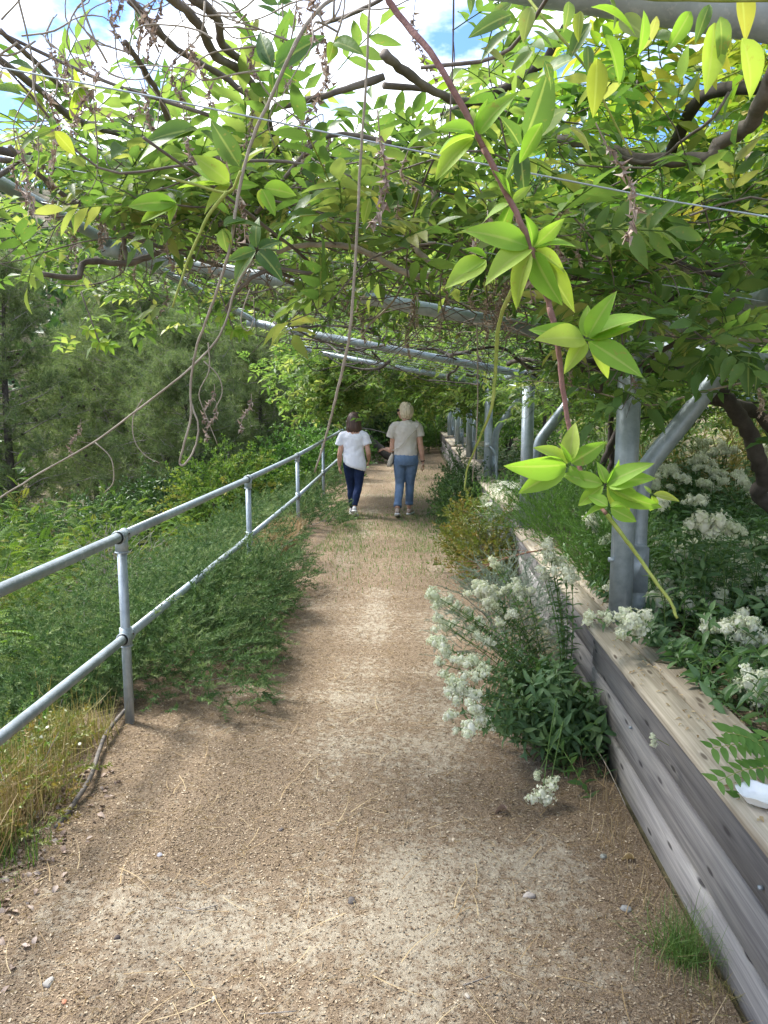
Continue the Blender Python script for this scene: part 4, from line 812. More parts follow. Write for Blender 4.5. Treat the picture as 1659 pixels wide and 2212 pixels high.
# acacia-like bushes down the slope, ferny sprays
AC = []
for s in range(2):
    r_ = np.random.default_rng(s + 70); mb = MB(); v0, t0 = leafD(.36, .3, .1)
    for side in (-1, 1):
        for k in range(9): dv = np.array((side * 1., .6, -.1)); F = frames(dv[None], np.array([[0, 0, 1.]]))[0]; mb.add(v0 @ F.T * .3 * (1 - abs(k - 4) / 9) + np.array((0, .12 + k * .1, -.04 * k * k / 9)), t0, r_.random() * .2)
    AC.append((np.vstack(mb.V), np.vstack(mb.T)))
for k, (x, y, r0, h, n, lab) in enumerate(((-4.1, 6.6, 1.15, 1.35, 1700, 'light green feathery acacia below the handrail at the left edge'), (-5.6, 9.0, 1.4, 2.0, 1700, 'feathery acacia reaching up before the main pine at the left'), (-3.5, 4.6, .85, .95, 1200, 'low acacia foliage under the top rail at the left border'),
    (-4.3, 10.5, 1.1, 1.35, 1000, 'light green acacia seen above the top rail left of the second post'), (-7.5, 11.5, 1.6, 2.1, 1200, 'acacia farther down the slope at the left'))):
    mound('acacia_bush', lab, 'acacia bush', (x, y, float(H(x, y))), r0, r0, h, int(n * (1.5 if y < 7 else 1.0)), AC, .17, 'acacia', .3, 80 + k, 'acacia bushes on the slope', nw=26, base=0, fill=.1)
for k, (x, y, r0, h, n, mt, lab) in enumerate(((-3.4, 13.5, 1.0, 1.5, 700, 'acacia', 'bright broad-leaved bush behind the rail below the pines'), (-2.6, 16.5, 1.0, 1.5, 700, 'feather', 'bright green bush at the far end of the handrail'), (-3.0, 19.5, 1.3, 1.9, 700, 'shrub_dark', 'dark bush in the shade left of the path end'),
    (-4.8, 15.0, 1.2, 1.6, 800, 'shrub_dark', 'dark leafy bush in front of the pines'), (-1.4, 24.8, 1.2, 2.2, 900, 'shrub_dark', 'low dark bush where the path bends out of sight'), (.9, 26.0, 1.5, 3.4, 1500, 'vine_leaf_dark', 'dark bush wall added to shade the end of the pergola'), (-.2, 28.5, 1.5, 1.2, 800, 'shrub_dark', 'bush behind the leaning trunk'), (-6.2, 13.5, 1.6, 1.3, 900, 'shrub_dark', 'low bush on the slope left of the main pine trunk'), (-8.5, 15.5, 1.8, 1.3, 900, 'acacia', 'light bush on the slope under the left pines'), (-5.2, 17.5, 1.5, 1.3, 800, 'shrub_dark', 'low bush right under the main pine'), (-11.5, 14.0, 1.8, 1.8, 900, 'acacia', 'light bush at the left border under the pines'), (-3.9, 21.5, 1.5, 1.6, 800, 'shrub_dark', 'round bush left of the far path end'), (-6.8, 22.5, 1.8, 1.4, 800, 'acacia', 'pale bush glimpsed between the pine trunks'), (-1.9, 20.8, .8, .8, 400, 'feather', 'low green bush at the left where the path narrows'))):  # pergola-end bush wall added; its dark leaf colour carries the shade there
    mound('broadleaf_bush', lab, 'bush', (x, y, float(H(x, y))), r0, r0, h, n, LD, .42, mt, .5, 100 + k, nw=20, base=0, fill=.05)
# leaning dark trunk across the path's far end
tl = P(730, 955, Y=21.5); o = thing('leaning_trunk', 'dark leaning tree trunk crossing low behind the walkers at the path end', 'tree trunk', (-1.2, 21.5, 0.1))
branch(o, np.array((-1.2, 21.5, .1)), [P(600, 800, Y=23.5), P(690, 880, Y=22.5), P(760, 925, Y=21.8), P(802, 953, Y=21.3), P(832, 980, Y=21), P(850, 992, Y=20.9)], [.06, .1, .12, .13, .12, .1], 'bark_dark', 5, 10, .04, 'trunk')
for p_ in ([(650, 890, 22.2), (700, 900, 22.4), (760, 930, 22), (850, 1000, 21)], [(700, 935, 21.7), (780, 925, 22), (880, 948, 22.4)], [(640, 880, 22.4), (600, 900, 22.4), (560, 960, 22)]): branch(o, np.array((-1.2, 21.5, .1)), [P(a, b_, Y=c) for a, b_, c in p_], [.03, .012], 'twig_grey', 4, 6, .05, 'branch')
# bare grey twiggy bush behind the rail
for (x, y, lab) in ((-3.6, 9.2, 'bare grey twiggy shrub behind the top rail'), (-6.4, 14, 'dry leafless shrub low under the main pine')):
    o = thing('dry_shrub', lab, 'shrub', (x, y, float(H(x, y)))); r = np.random.default_rng(int(y)); w = MB()
    for _ in range(60):
        d = np.array((*r.normal(0, .5, 2), 1.)); p = [np.zeros(3)]
        for j in range(5): d = d + r.normal(0, .3, 3); d /= np.linalg.norm(d); p.append(p[-1] + d * .22)
        v, t = tube(p, [.008, .002], 4, False); w.add(v, t)
    w.build('twigs', M['twig_grey'], o, kind='stuff')
# ---- plants along the right
mound('shrub', 'yellowing green shrub on the path edge, left of the second planter', 'shrub', (.72, 7.3, 0), .3, .55, .55, 420, LF, .22, 'shrub_yellow', .9, 120, nw=20, base=0, zf=lambda a, b_: 0 * a, fill=.05)
mound('shrub', 'low yellow-brown trailing shrub at the foot of the dark bush', 'shrub', (.7, 8.8, 0), .28, .5, .55, 380, LF, .2, 'shrub_yellow', .9, 121, nw=20, base=0, zf=lambda a, b_: 0 * a, fill=.05)
mound('shrub', 'dark green dense bush on the path edge by the third planter', 'shrub', (.72, 10.9, 0), .32, .95, .8, 900, LF, .22, 'shrub_dark', 1.0, 122, nw=20, base=0, zf=lambda a, b_: 0 * a, fill=.05)
mound('lavender_shrub', 'silver-grey needle-leaved bushlet in front of the second planter\'s far end', 'shrub', (.86, 7.45, .15), .2, .2, .5, 300, FF, .2, 'silver', .6, 123, nw=12, base=0, zf=lambda a, b_: 0 * a + .15, fill=.05)
mound('lavender_shrub', 'grey-green woolly shrub half hidden behind the white flowering plant on the path', 'shrub', (.68, 4.95, 0), .3, .42, .68, 620, FF, .22, 'silver', .8, 124, nw=20, base=0, zf=lambda a, b_: 0 * a, fill=.05)
mound('feathery_plant', 'fresh green feathery plant on the second planter left of the nearest post', 'plant', (1.3, 4.9, .5), .26, .5, .42, 420, FF, .26, 'feather', 1.2, 125, nw=10, base=0, zf=lambda a, b_: 0 * a + .5, fill=.05)
mound('feathery_plant', 'bright green feathery plant between the first two pergola posts', 'plant', (1.3, 6.4, .5), .35, .6, .5, 520, FF, .3, 'feather', 1.2, 126, nw=10, base=0, zf=lambda a, b_: 0 * a + .5, fill=.05)
mound('lavender_shrub', 'pale whitish bushlet at the far end of the second planter top', 'shrub', (1.15, 7.0, .55), .2, .28, .36, 260, FF, .16, 'silver', 1.0, 127, nw=10, base=0, zf=lambda a, b_: 0 * a + .55, fill=.05)
# yarrow with flat white heads
yo = thing('yarrow_plant', 'yarrow with flat creamy white flower heads spilling between the second and third planters', 'plant', (.98, 8.1, .3))
mb = MB(); r_ = np.random.default_rng(6); n = 300; pos = np.stack([r_.normal(0, .16, n), r_.normal(0, .3, n), r_.uniform(.05, .5, n)], 1); add_batch(mb, FF[0], frames(r_.normal(0, .4, (n, 3)) + (0, 0, 1), rdir(n)), pos, r_.uniform(.15, .26, n)); mb.build('foliage', M['feather'], yo, kind='stuff')
hd = MB()
for k in range(40): a = k * 2.4; rr = .042 * math.sqrt(k / 40); v, t = leafS(.9, .2, .1); F = frames(np.array([[math.cos(a), math.sin(a), .1]]), np.array([[0, 0, 1.]]))[0]; hd.add(v @ F.T * .014 + np.array((rr * math.cos(a), rr * math.sin(a), .004 * math.cos(rr * 30))), t)
hdm = hd.mesh('flower_head', M['flower']); r_ = np.random.default_rng(16)
for (zx, zy) in [(845, 1120), (880, 1105), (920, 1080), (960, 1070), (1000, 1100), (1050, 1095), (1090, 1110), (1125, 1100), (860, 1145), (910, 1140), (940, 1115), (985, 1180), (1010, 1170), (760, 1220), (795, 1205), (830, 1220), (860, 1200), (900, 1190), (720, 1270), (750, 1260), (780, 1250), (725, 1330), (770, 1310), (800, 1300), (870, 1430), (890, 1420), (1080, 1330), (1060, 1350), (780, 1400), (650, 1520), (735, 1620), (720, 1580), (670, 1370), (920, 1060), (1120, 1085)]:
    q = P((1350 + zx / 3.318) / 1.507, (1250 + zy / 3.318) / 1.507, Y=7.7 + r_.uniform(-.2, .5)); o = obj('flower_head', hdm, yo, q - np.array((.98, 8.1, .3))); o.rotation_euler = (r_.normal(0, .3) + .3, r_.normal(0, .3), r_.uniform(0, 6)); o.scale = (r_.uniform(.8, 1.2),) * 3
# reddish bare twigs
og = P(1040, 1270, Z=.02); o = thing('dry_branch', 'reddish bare branch with thin twigs sticking out from the second planter over the path', 'branch', og)
Z6 = lambda x, y, Y: P((1350 + x / 1.4426) / 1.507, (1700 + y / 1.4426) / 1.507, Y=Y)
for q, rr in (([(600, 130), (520, 145), (440, 165), (370, 190), (300, 230), (240, 262), (190, 290)], .007), ([(440, 165), (380, 165), (300, 180), (220, 185), (160, 180)], .003), ([(400, 180), (330, 200), (250, 200), (180, 210)], .003), ([(370, 190), (300, 205), (210, 240), (130, 265)], .003), ([(330, 215), (260, 250), (200, 280), (150, 300)], .0025), ([(560, 140), (470, 130), (400, 130), (330, 150)], .0025),
    ([(350, 200), (280, 190), (200, 160), (150, 160)], .002), ([(300, 230), (230, 230), (170, 250), (110, 230)], .002), ([(420, 170), (340, 230), (280, 270), (230, 310)], .0025), ([(680, 110), (640, 125), (600, 130)], .005), ([(380, 185), (300, 215), (220, 260), (180, 310)], .002)):
    Yd = 5.9 + rng.uniform(-.25, .25); branch(o, og, [Z6(a, b_, Yd - .1 + .2 * i / len(q)) for i, (a, b_) in enumerate(q)], [rr, rr * .4], 'twig_red', 4, 6, .05, 'twig', .004)
# ---- valerian
VL = [leafT(.34, .4, .6, 4, wave=.02, ph=p) for p in (0, 2)]
def head(seed, R0=.035, n=200):
    r = np.random.default_rng(seed); mb = MB(); v0, t0 = leafS(.8, .3, .3)
    lob = [(np.array((0, 0, 0)), 1.0)] + [(np.clip(r.normal(0, 1, 3), -1.15, 1.15) * (.9, .9, .5) * R0, r.uniform(.55, .8)) for _ in range(4)]
    for k in range(n):
        c, s = lob[k % len(lob)]; d = r.normal(size=3); d[2] = abs(d[2]) * .9 - .25; d /= np.linalg.norm(d); p = c + d * R0 * s * r.uniform(.75, 1.05)
        F = frames(r.normal(size=(1, 3)), d[None])[0]; tt = r.uniform(0, .6); L_ = r.uniform(.008, .0125)
        mb.add(v0 @ F.T * L_ + p, t0, tt)
        F = frames(np.cross(d, F[:, 1])[None], d[None])[0]; mb.add((v0 - (0, .5, 0)) @ F.T * L_ + p + d * .0015, t0, tt)
    for c, s in lob:
        v, t = tube([c + (0, 0, z_ * R0 * s) for z_ in (-.72, -.4, .1, .55, .78)], [R0 * s * q for q in (.15, .42, .54, .36, .1)], 7); mb.add(v, t, .05)
    for k in range(8): 
        c, s = lob[k % len(lob)]; v, t = tube([(0, 0, -.05), tuple(c * .5 + np.array((0, 0, -.02))), tuple(c)], .0011, 3, False); mb.add(v, t, .0)
    return mb.mesh('flower_head', M['flower'])
HD = [head(s, .031 + .004 * (s % 3), 190 + 20 * (s % 2)) for s in range(6)]
def valerian(label, org, stems_, nleaf=9, ll=.085, seed=0, heads=True, mat='valerian', group='white valerian plants', twoside=True):
    """stems_: list of (base, tip, head?) world points; opposite pairs of leaves up each stem"""
    r = np.random.default_rng(seed); org = np.array(org, float); o = thing('valerian_plant', label, 'flowering plant', org, 0, group); sm = MB(); lf = MB(); big = []
    for (b0, tp, hd_) in stems_:
        b0 = np.array(b0, float); tp = np.array(tp, float); mid = (b0 + tp) / 2 + (tp - b0) * (0, 0, 1) * .08 - (tp - b0) * (1, 1, 0) * .12 + r.normal(0, .015, 3); c = cat_rom([b0, mid, tp], 5)
        v, t = tube(c, [.0035, .0018], 4, False); sm.add(v - org, t, .7); a = r.uniform(0, 3.14); Lg = np.linalg.norm(tp - b0); nl = max(3, int(nleaf * Lg / .5))
        for q in np.linspace(.06, .93, nl):
            i = q * (len(c) - 1); i0 = int(min(i, len(c) - 2)); pt = c[i0] + (c[i0 + 1] - c[i0]) * (i - i0); td = c[i0 + 1] - c[i0]; td /= np.linalg.norm(td); a += 1.57 + r.normal(0, .3)
            s1 = np.cross(td, (0, 1, .01)); s1 /= np.linalg.norm(s1); s2 = np.cross(td, s1); size = ll * r.uniform(.7, 1.2) * (1.15 - .6 * q if hd_ else 1.0)
            for sg in (0, math.pi):
                d = math.cos(a + sg) * s1 + math.sin(a + sg) * s2 + td * r.uniform(.2, .7) + (0, 0, r.uniform(-.1, .2)); add_batch(lf, VL[r.integers(2)], frames(d[None], (td + r.normal(0, .2, 3))[None]), (pt - org)[None], np.array([size]))
        if hd_:
            k = r.integers(6); h = obj('flower_head', HD[k], o, tp - org); h.rotation_euler = (r.normal(0, .35), r.normal(0, .35), r.uniform(0, 6)); s_ = r.uniform(.8, 1.15) * (hd_ if hd_ is not True else 1); h.scale = (s_,) * 3
    sm.build('stems', M['grass_green'], o, kind='stuff'); lf.build('leaves', M[mat], o, kind='stuff'); return o
# the big one against the near planter wall
r_ = np.random.default_rng(44); B0 = np.array((.78, 3.62, 0.0)); st = []
for (x, y, Yd, s_) in ((95, 345, 3.9, 1), (120, 375, 3.9, .8), (165, 375, 4.0, 1), (200, 400, 3.9, .8), (120, 460, 3.75, 1), (140, 490, 3.8, 1), (105, 440, 3.7, .6), (250, 420, 4.0, 1), (300, 465, 3.9, 1), (260, 510, 3.85, 1), (95, 560, 3.6, 1.05), (130, 585, 3.55, .8), (110, 660, 3.5, .9), (155, 615, 3.55, .7), (215, 650, 3.5, 1), (285, 650, 3.5, .8), (285, 720, 3.4, 1), (175, 745, 3.3, 1.2), (210, 780, 3.3, 1.1), (185, 805, 3.3, .9), (285, 880, 3.2, 1),
    (170, 905, 3.15, .8), (265, 975, 3.05, 1.15), (195, 980, 3.1, .5), (300, 540, 3.7, .9), (340, 570, 3.7, .8), (270, 810, 3.3, .9), (320, 700, 3.4, .7), (330, 935, 3.2, .7)):
    st.append((B0 + r_.normal(0, .07, 3) * (1, 2, 0), Z6(x, y, Yd), s_))
for (x, y, Yd, s_) in ((330, 300, 4.6, 1.2), (370, 185, 4.8, 1.0), (395, 215, 4.8, .8), (350, 330, 4.5, 1.3), (300, 330, 4.6, 1.1), (290, 290, 4.6, .9), (480, 300, 4.4, 1.1), (500, 330, 4.4, 1), (535, 325, 4.4, .8), (420, 320, 4.5, .9), (370, 350, 4.5, .9), (450, 430, 4.3, .8), (400, 475, 4.2, .9), (330, 380, 4.4, .9), (385, 395, 4.4, .7)):
    st.append((np.array((.72, 4.3, 0)) + r_.normal(0, .06, 3) * (1, 1.5, 0), Z6(x, y, Yd), s_))
for (x, y, Yd, s_) in ((625, 110, 3.9, 1), (635, 160, 3.9, 1.1), (600, 225, 3.9, 1), (625, 260, 3.9, .7), (710, 235, 3.8, 1), (740, 265, 3.8, .8), (655, 180, 3.9, .8)):
    st.append((B0 + (0.02, .25, 0), Z6(x, y, Yd), s_))
for _ in range(110):
    a = r_.uniform(0, 6.28); q = math.sqrt(r_.random()); e = B0 + np.array((-.16 + .34 * q * math.cos(a), -.02 + .42 * q * math.sin(a), .36 * (1 - .55 * q * q) * r_.uniform(.5, 1.15) + .06)); e[0] = min(e[0], .87); st.append((B0 + r_.normal(0, .08, 3) * (1, 2, 0), e, False))
valerian('large white valerian growing out of the path against the near planter wall, flowers leaning left', B0, st, 12, .075, 3)
st = [(np.array((.62, 3.16, .42)), Z6(600, 1280, 3.0), 1.05), (np.array((.66, 3.2, .3)), Z6(640, 1215, 3.05), .6), (np.array((.66, 3.2, .3)), Z6(578, 1183, 3.08), .55)]
valerian('single white valerian head drooping low on a long stem over the path', (.63, 3.1, .2), st, 2, .04, 4)
# terrace valerians behind the planter: heads traced, leaves massed
r_ = np.random.default_rng(77); grp = {}
heads_px = [(1045, 610), (1020, 660), (1060, 680), (1120, 690), (1040, 745), (1310, 740), (1270, 765), (1390, 745), (1360, 790), (1400, 780), (1290, 810), (1240, 850), (1260, 830), (1300, 960), (970, 850), (1030, 910), (1040, 950), (1010, 970), (1115, 885), (1090, 900), (1480, 910), (1520, 965), (1560, 1010), (1600, 1010), (1640, 1020), (1650, 770), (1645, 820), (1060, 1070), (700, 1180), (955, 1235), (865, 1270), (1245, 1190), (1280, 1220), (1330, 1240), (1300, 1260), (1640, 1265), (1150, 1290), (1190, 1320), (1230, 1320), (1270, 1325), (1200, 1350), (1410, 1340), (1440, 1370), (1490, 1355), (1420, 1400), (1560, 1430), (1580, 1460), (1395, 1460), (1420, 1470), (1040, 1430), (820, 1515), (870, 1530), (1060, 1500), (1090, 1530), (1130, 1540), (1060, 1600), (1200, 1620), (1150, 1640), (1640, 1560), (1650, 1590), (1370, 1600), (1285, 1050), (1350, 900), (1180, 930), (1420, 1275), (1380, 1250)]
def col_depth(x, y): return 4.2 + max(0, (1650 - y)) / 1650 * 4.0
for i, (x, y) in enumerate(heads_px):
    Yd = float(np.interp(y, [600, 900, 1200, 1400, 1640], [8.2, 6.6, 5.2, 4.6, 4.1])) + r_.uniform(-.15, .15); tp = Z5(x, y, Yd); g = (int(x // 330), int(y // 330)); grp.setdefault(g, []).append(tp)
for i, (x, y) in enumerate([(1330, 15), (1380, 40)] + [(1490, 480), (1510, 530), (1550, 510), (1580, 545), (1530, 640), (1520, 655), (1540, 760), (1570, 790), (1600, 800), (1620, 830), (1590, 850), (1560, 740), (990, 465), (1650, 330), (1010, 480), (1405, 375), (1655, 350)]):
    Yd = 3.4 if y > 400 else 4.0
    if y > 700: Yd = 2.95
    grp.setdefault(('n', x > 1500, y > 600), []).append(Z6(x, y, Yd))
labs = iter(['white valerian clump %s' % s for s in ('left of the nearest post on the terrace', 'beside the foot of the brace pipe', 'under the slanting brace, tallest heads', 'in front of the sedge clump', 'low on the terrace just behind the nearest post', 'in the middle of the terrace right of the post pair', 'against the old dark trunk', 'at the right border halfway up', 'near the right border below the trunk', 'just above the near planter corner', 'right of the yellow-green hanging tip', 'at the right border by the planter edge', 'lowest on the right, nearest to the compound leaf', 'small, peeping behind the near cap board', 'far back on the bank', 'below the slanting brace at mid height', 'between post and yarrow', 'above the flowering mass at the right', 'by the drip line of the planter', 'in the gap right of the pale bushlet', 'beyond the brace foot', 'on the rising bank')])
for g, tps in sorted(grp.items(), key=lambda k: str(k[0])):
    tps = np.array(tps); c = tps.mean(0); st = []; gz = float(H(max(c[0], 1.3), c[1]))
    for tp in tps:
        b_ = np.array((max(tp[0] + r_.normal(0, .08), 1.22), tp[1] + r_.normal(0, .08), 0)); b_[2] = float(H(b_[0], b_[1])); b_[2] = min(b_[2], tp[2] - .12); tp = tp + (0, -.08, .02); st.append((b_, tp, r_.uniform(1.2, 1.6)))
        for _ in range(1 + (r_.random() < .4)): st.append((b_, tp + r_.normal(0, 1, 3) * (.08, .08, .03), r_.uniform(.8, 1.3)))
    nfill = 10 + 6 * len(tps)
    for _ in range(nfill):
        i = r_.integers(len(tps)); e = tps[i] + r_.normal(0, 1, 3) * (.2, .2, .06) - (0, 0, r_.uniform(.03, .2)); e[0] = max(e[0], 1.12); gz_ = float(H(max(e[0], 1.2), e[1])); e[2] = max(e[2], gz_ + .1); st.append((np.array((max(e[0] + r_.normal(0, .08), 1.2), e[1] + r_.normal(0, .08), gz_)), e, False))
    valerian(next(labs), (max(c[0], 1.2), c[1], gz), st, 10, .085, int(abs(c[0] * 100)))
# leafy mass between the clumps (same plants, not in flower)
def leafy(label, xr, yr, n, hh, seed, ll=.085, mat='valerian'):
    r = np.random.default_rng(seed); st = []
    for _ in range(n):
        x, y = r.uniform(*xr), r.uniform(*yr); z = float(H(x, y)); st.append(((x, y, z - .02), (x + r.normal(0, .08), y + r.normal(0, .08), z + r.uniform(.5, 1.1) * hh), False))
    valerian(label, ((xr[0] + xr[1]) / 2, (yr[0] + yr[1]) / 2, float(H(np.mean(xr), np.mean(yr)))), st, 9, ll, seed, mat=mat, group='leafy plants on the terrace')
leafy('dark green leafy mass on the terrace just right of the nearest post', (1.3, 2.5), (3.9, 5.2), 150, .45, 201)
leafy('dark leafy mass at the right border of the terrace', (2.1, 3.6), (4.3, 6.2), 130, .5, 202)
leafy('leafy growth behind the pair of pipes on the terrace', (1.35, 2.6), (5.2, 7.0), 120, .4, 203)
leafy('leafy plants on the bank under the brace', (2.4, 4.5), (6.2, 8.4), 120, .45, 204)
leafy('narrow-leaved plants spilling over the near cap board', (1.12, 1.6), (2.6, 3.5), 34, .2, 205, .08)
leafy('low leafy plants inside the near planter at the right border', (1.35, 2.4), (2.9, 3.9), 60, .28, 206)
leafy('green undergrowth between the second and third posts', (1.25, 2.6), (7.4, 11), 130, .35, 207, .1, 'shrub_dark')
leafy('undergrowth in the shade of the far posts', (1.3, 2.4), (11, 16), 100, .4, 208, .12, 'shrub_dark')
# sedge clump and dry reeds behind the brace
def tussock(name, label, cat, org, n, Lr, mat, spread=.12, lean=.5, w=.012, seed=0, fan=1.0, parent=None):
    r = np.random.default_rng(seed); o = thing(name, label, cat, org) if parent is None else parent; mb = MB(); tm = [bladeT(w / .5, b_, 4) for b_ in (.5, 1.0, 1.5)]
    k = r.integers(0, 3, n); pos = np.stack([r.normal(0, spread, n), r.normal(0, spread, n), np.zeros(n) - .01], 1); d = np.stack([r.normal(0, lean, n) * fan, r.normal(0, lean, n), np.ones(n)], 1)
    for j in range(3): q = k == j; add_batch(mb, tm[j], frames(d[q], np.stack([d[q, 0] * .6, d[q, 1] * .6, .3 + 0 * d[q, 0]], 1) + r.normal(0, .25, (q.sum(), 3))), pos[q], r.uniform(*Lr, q.sum()))
    mb.build('blades', M[mat], o, kind='stuff'); return o
tussock('sedge_clump', 'tall arching sedge clump behind the slanting brace, half dry', 'grass clump', (2.75, 7.6, float(H(2.75, 7.6))), 500, (.6, 1.35), 'straw_green', .15, .45, .012, 1)
tussock('sedge_clump', 'green upright sedge clump farther back on the bank', 'grass clump', (2.2, 8.6, float(H(2.2, 8.6))), 350, (.7, 1.3), 'grass_green', .18, .3, .012, 2)
tussock('sedge_clump', 'arching dry sedge at the right of the old trunk', 'grass clump', (3.9, 8.3, float(H(3.9, 8.3))), 350, (.6, 1.3), 'straw_green', .2, .55, .012, 3)
tussock('grass_tuft', 'green grass tuft at the foot of the near planter, bottom right', 'grass tuft', P(1475, 2075, Z=.01), 340, (.09, .24), 'grass_green', .035, .38, .007, 4)
tussock('grass_tuft', 'small sparse green grass tuft nearer the corner than the big tuft', 'grass tuft', P(1560, 2150, Z=.01), 70, (.06, .16), 'straw_green', .04, .5, .006, 5)
# ferny compound leaf and paper bowl at the right border
Z7 = lambda x, y, Y: P((1350 + x / 1.4426) / 1.507, (1700 + y / 1.4426) / 1.507, Y=Y)
og = Z7(1640, 1090, 2.1); o = thing('seedling_tree', 'tree seedling with toothed bright green compound leaves over the cap board at the right border', 'seedling', og)
for pts in ([(1700, 1000), (1600, 1030), (1520, 1040), (1400, 1060)], [(1720, 1130), (1640, 1150), (1540, 1165), (1425, 1215)], [(1720, 1080), (1640, 1060), (1560, 1010), (1460, 985)], [(1720, 1180), (1680, 1260), (1640, 1330), (1610, 1410)], [(1700, 1240), (1640, 1270), (1590, 1290), (1530, 1300)]):
    c = cat_rom([Z7(a, b_, 2.05 + .05 * i) for i, (a, b_) in enumerate(pts[::-1])][::-1], 3); v, t = tube(c, [.002, .001], 4, False); MB().add(v - og, t).build('stalk', M['stem_green'], o)
    for i in range(1, len(c)):
        for sg in (-1, 1):
            td = c[i] - c[i - 1]; td /= np.linalg.norm(td); sd_ = np.cross(td, (0, -.5, .85)); d = td * .35 + sg * sd_ + (0, 0, -.1); v, t = leafT(.5, .2, .3, 6, wave=.02, ph=i); Fm = frames(d[None], np.array([[0, -.5, .85]]))[0]
            MB().add(v @ Fm.T * rng.uniform(.04, .052) + c[i] - og, t, rng.random()).build('leaflet', M['feather'], o)
pw = Z7(1625, 1240, 2.02); pw[2] = .575; o = thing('paper_bowl', 'crumpled white paper bowl on the near cap board behind the compound leaf', 'bowl', pw)
a = np.linspace(0, 2 * np.pi, 24, endpoint=False); V = [(0, 0, .002)]; T = []
for k, (rr, zz) in enumerate(((.035, .002), (.045, .012), (.058, .03), (.062, .031), (.056, .027), (.04, .006))):
    for q in a: V.append((rr * math.cos(q) * (1 + .05 * math.sin(3 * q)), rr * math.sin(q), zz + .004 * math.sin(5 * q) * (k > 1)))
for q in range(24): T.append((0, 1 + q, 1 + (q + 1) % 24))
for k in range(5):
    for q in range(24): a0 = 1 + 24 * k; T += [(a0 + q, a0 + 24 + q, a0 + 24 + (q + 1) % 24), (a0 + q, a0 + 24 + (q + 1) % 24, a0 + (q + 1) % 24)]
MB().add(V, T).build('rim_and_base', simple('white_paper', (.78, .8, .8), .6), o)
# a strand of snapdragon-like weed hanging from the near cap
og = Z6(1180, 1020, 2.62); o = thing('trailing_weed', 'thin trailing weed with tiny white flowers hanging over the near planter boards', 'weed', og)
branch(o, og, [Z6(1240, 1070, 2.75), Z6(1190, 1045, 2.65), Z6(1140, 1020, 2.6), Z6(1125, 1035, 2.58)], [.0012], 'stem_green', 3, 4, .05, 'stem', .001)
for (x, y) in ((1120, 1005), (1128, 1022), (1132, 1045), (1122, 1040)): h = obj('flower', HD[0], o, Z6(x, y, 2.58) - og); h.scale = (.28,) * 3
o = thing('dry_stalk', 'long thin dry stalk leaning along the near planter wall to the ground', 'stalk', (.86, 3.2, .2)); branch(o, np.array((.86, 3.2, .2)), [Z6(780, 960, 3.6), Z6(870, 1090, 3.3), Z6(930, 1200, 3.1), Z6(990, 1330, 2.95)], [.002], 'bark_light', 4, 5, .05, 'stem', .002)
# ------------------------------------------------------------ people
M['skin'] = simple('skin', (.56, .33, .24), .5, 0, 30, (.5, .28, .2), sub=.12)
def cloth(name, c, c2, sc=14, bs_=.006, weave=False):
    m, t, b, out = mat_base(name); f = noise_n(t, sc, 4, mapscale=(1, 1, .45)); cc = ramp(t, f, [(.3, c2), (.65, c)]); t.links.new(cc, b.inputs['Base Color']); b.inputs['Roughness'].default_value = .85; b.inputs['Specular IOR Level'].default_value = .15
    bump(t, b, f, .8, bs_); return m
M['white_tee'] = cloth('white_cotton', (.78, .78, .83), (.7, .7, .77)); M['beige_tee'] = cloth('beige_cotton', (.6, .55, .49), (.52, .47, .42))
M['dark_denim'] = cloth('dark_denim', (.02, .034, .085), (.012, .02, .055), 22); M['blue_denim'] = cloth('blue_denim', (.15, .22, .34), (.1, .16, .26), 18)
def hairm(name, a, b_):
    m, t, bs, out = mat_base(name); f = noise_n(t, 1, 4, mapscale=(70, 70, 5)); t.links.new(ramp(t, f, [(.35, a), (.65, b_)]), bs.inputs['Base Color']); bs.inputs['Roughness'].default_value = .45; bump(t, bs, f, .8, .01); return m
M['hair_brown'] = hairm('brown_hair', (.035, .018, .014), (.11, .06, .045)); M['hair_blonde'] = hairm('blonde_hair', (.4, .31, .2), (.8, .69, .52))
M['shoe_grey'] = simple('grey_knit', (.45, .45, .46), .8, 0, 60, (.55, .55, .56)); M['shoe_white'] = simple('white_rubber', (.7, .7, .68), .6); M['shoe_tan'] = simple('tan_suede', (.4, .3, .24), .85, 0, 40, (.48, .38, .32))
M['black'] = simple('black_plastic', (.012, .012, .014), .25); M['bag'] = simple('beige_leather', (.5, .45, .38), .55, 0, 20, (.43, .39, .33), bs_=.004); M['gold'] = simple('pale_metal', (.6, .52, .4), .35, .8)
UPY = (0, 1, 0)
def limb(mb, p, r, ry=None, n=14, k=4, up=UPY):
    c = cat_rom(p, k); m = len(c); rr = np.interp(np.linspace(0, 1, m), np.linspace(0, 1, len(r)), r); v, t = tube(c, rr, n, True, ry=None if ry is None else np.interp(np.linspace(0, 1, m), np.linspace(0, 1, len(ry)), ry), up=up); mb.add(v, t); return c
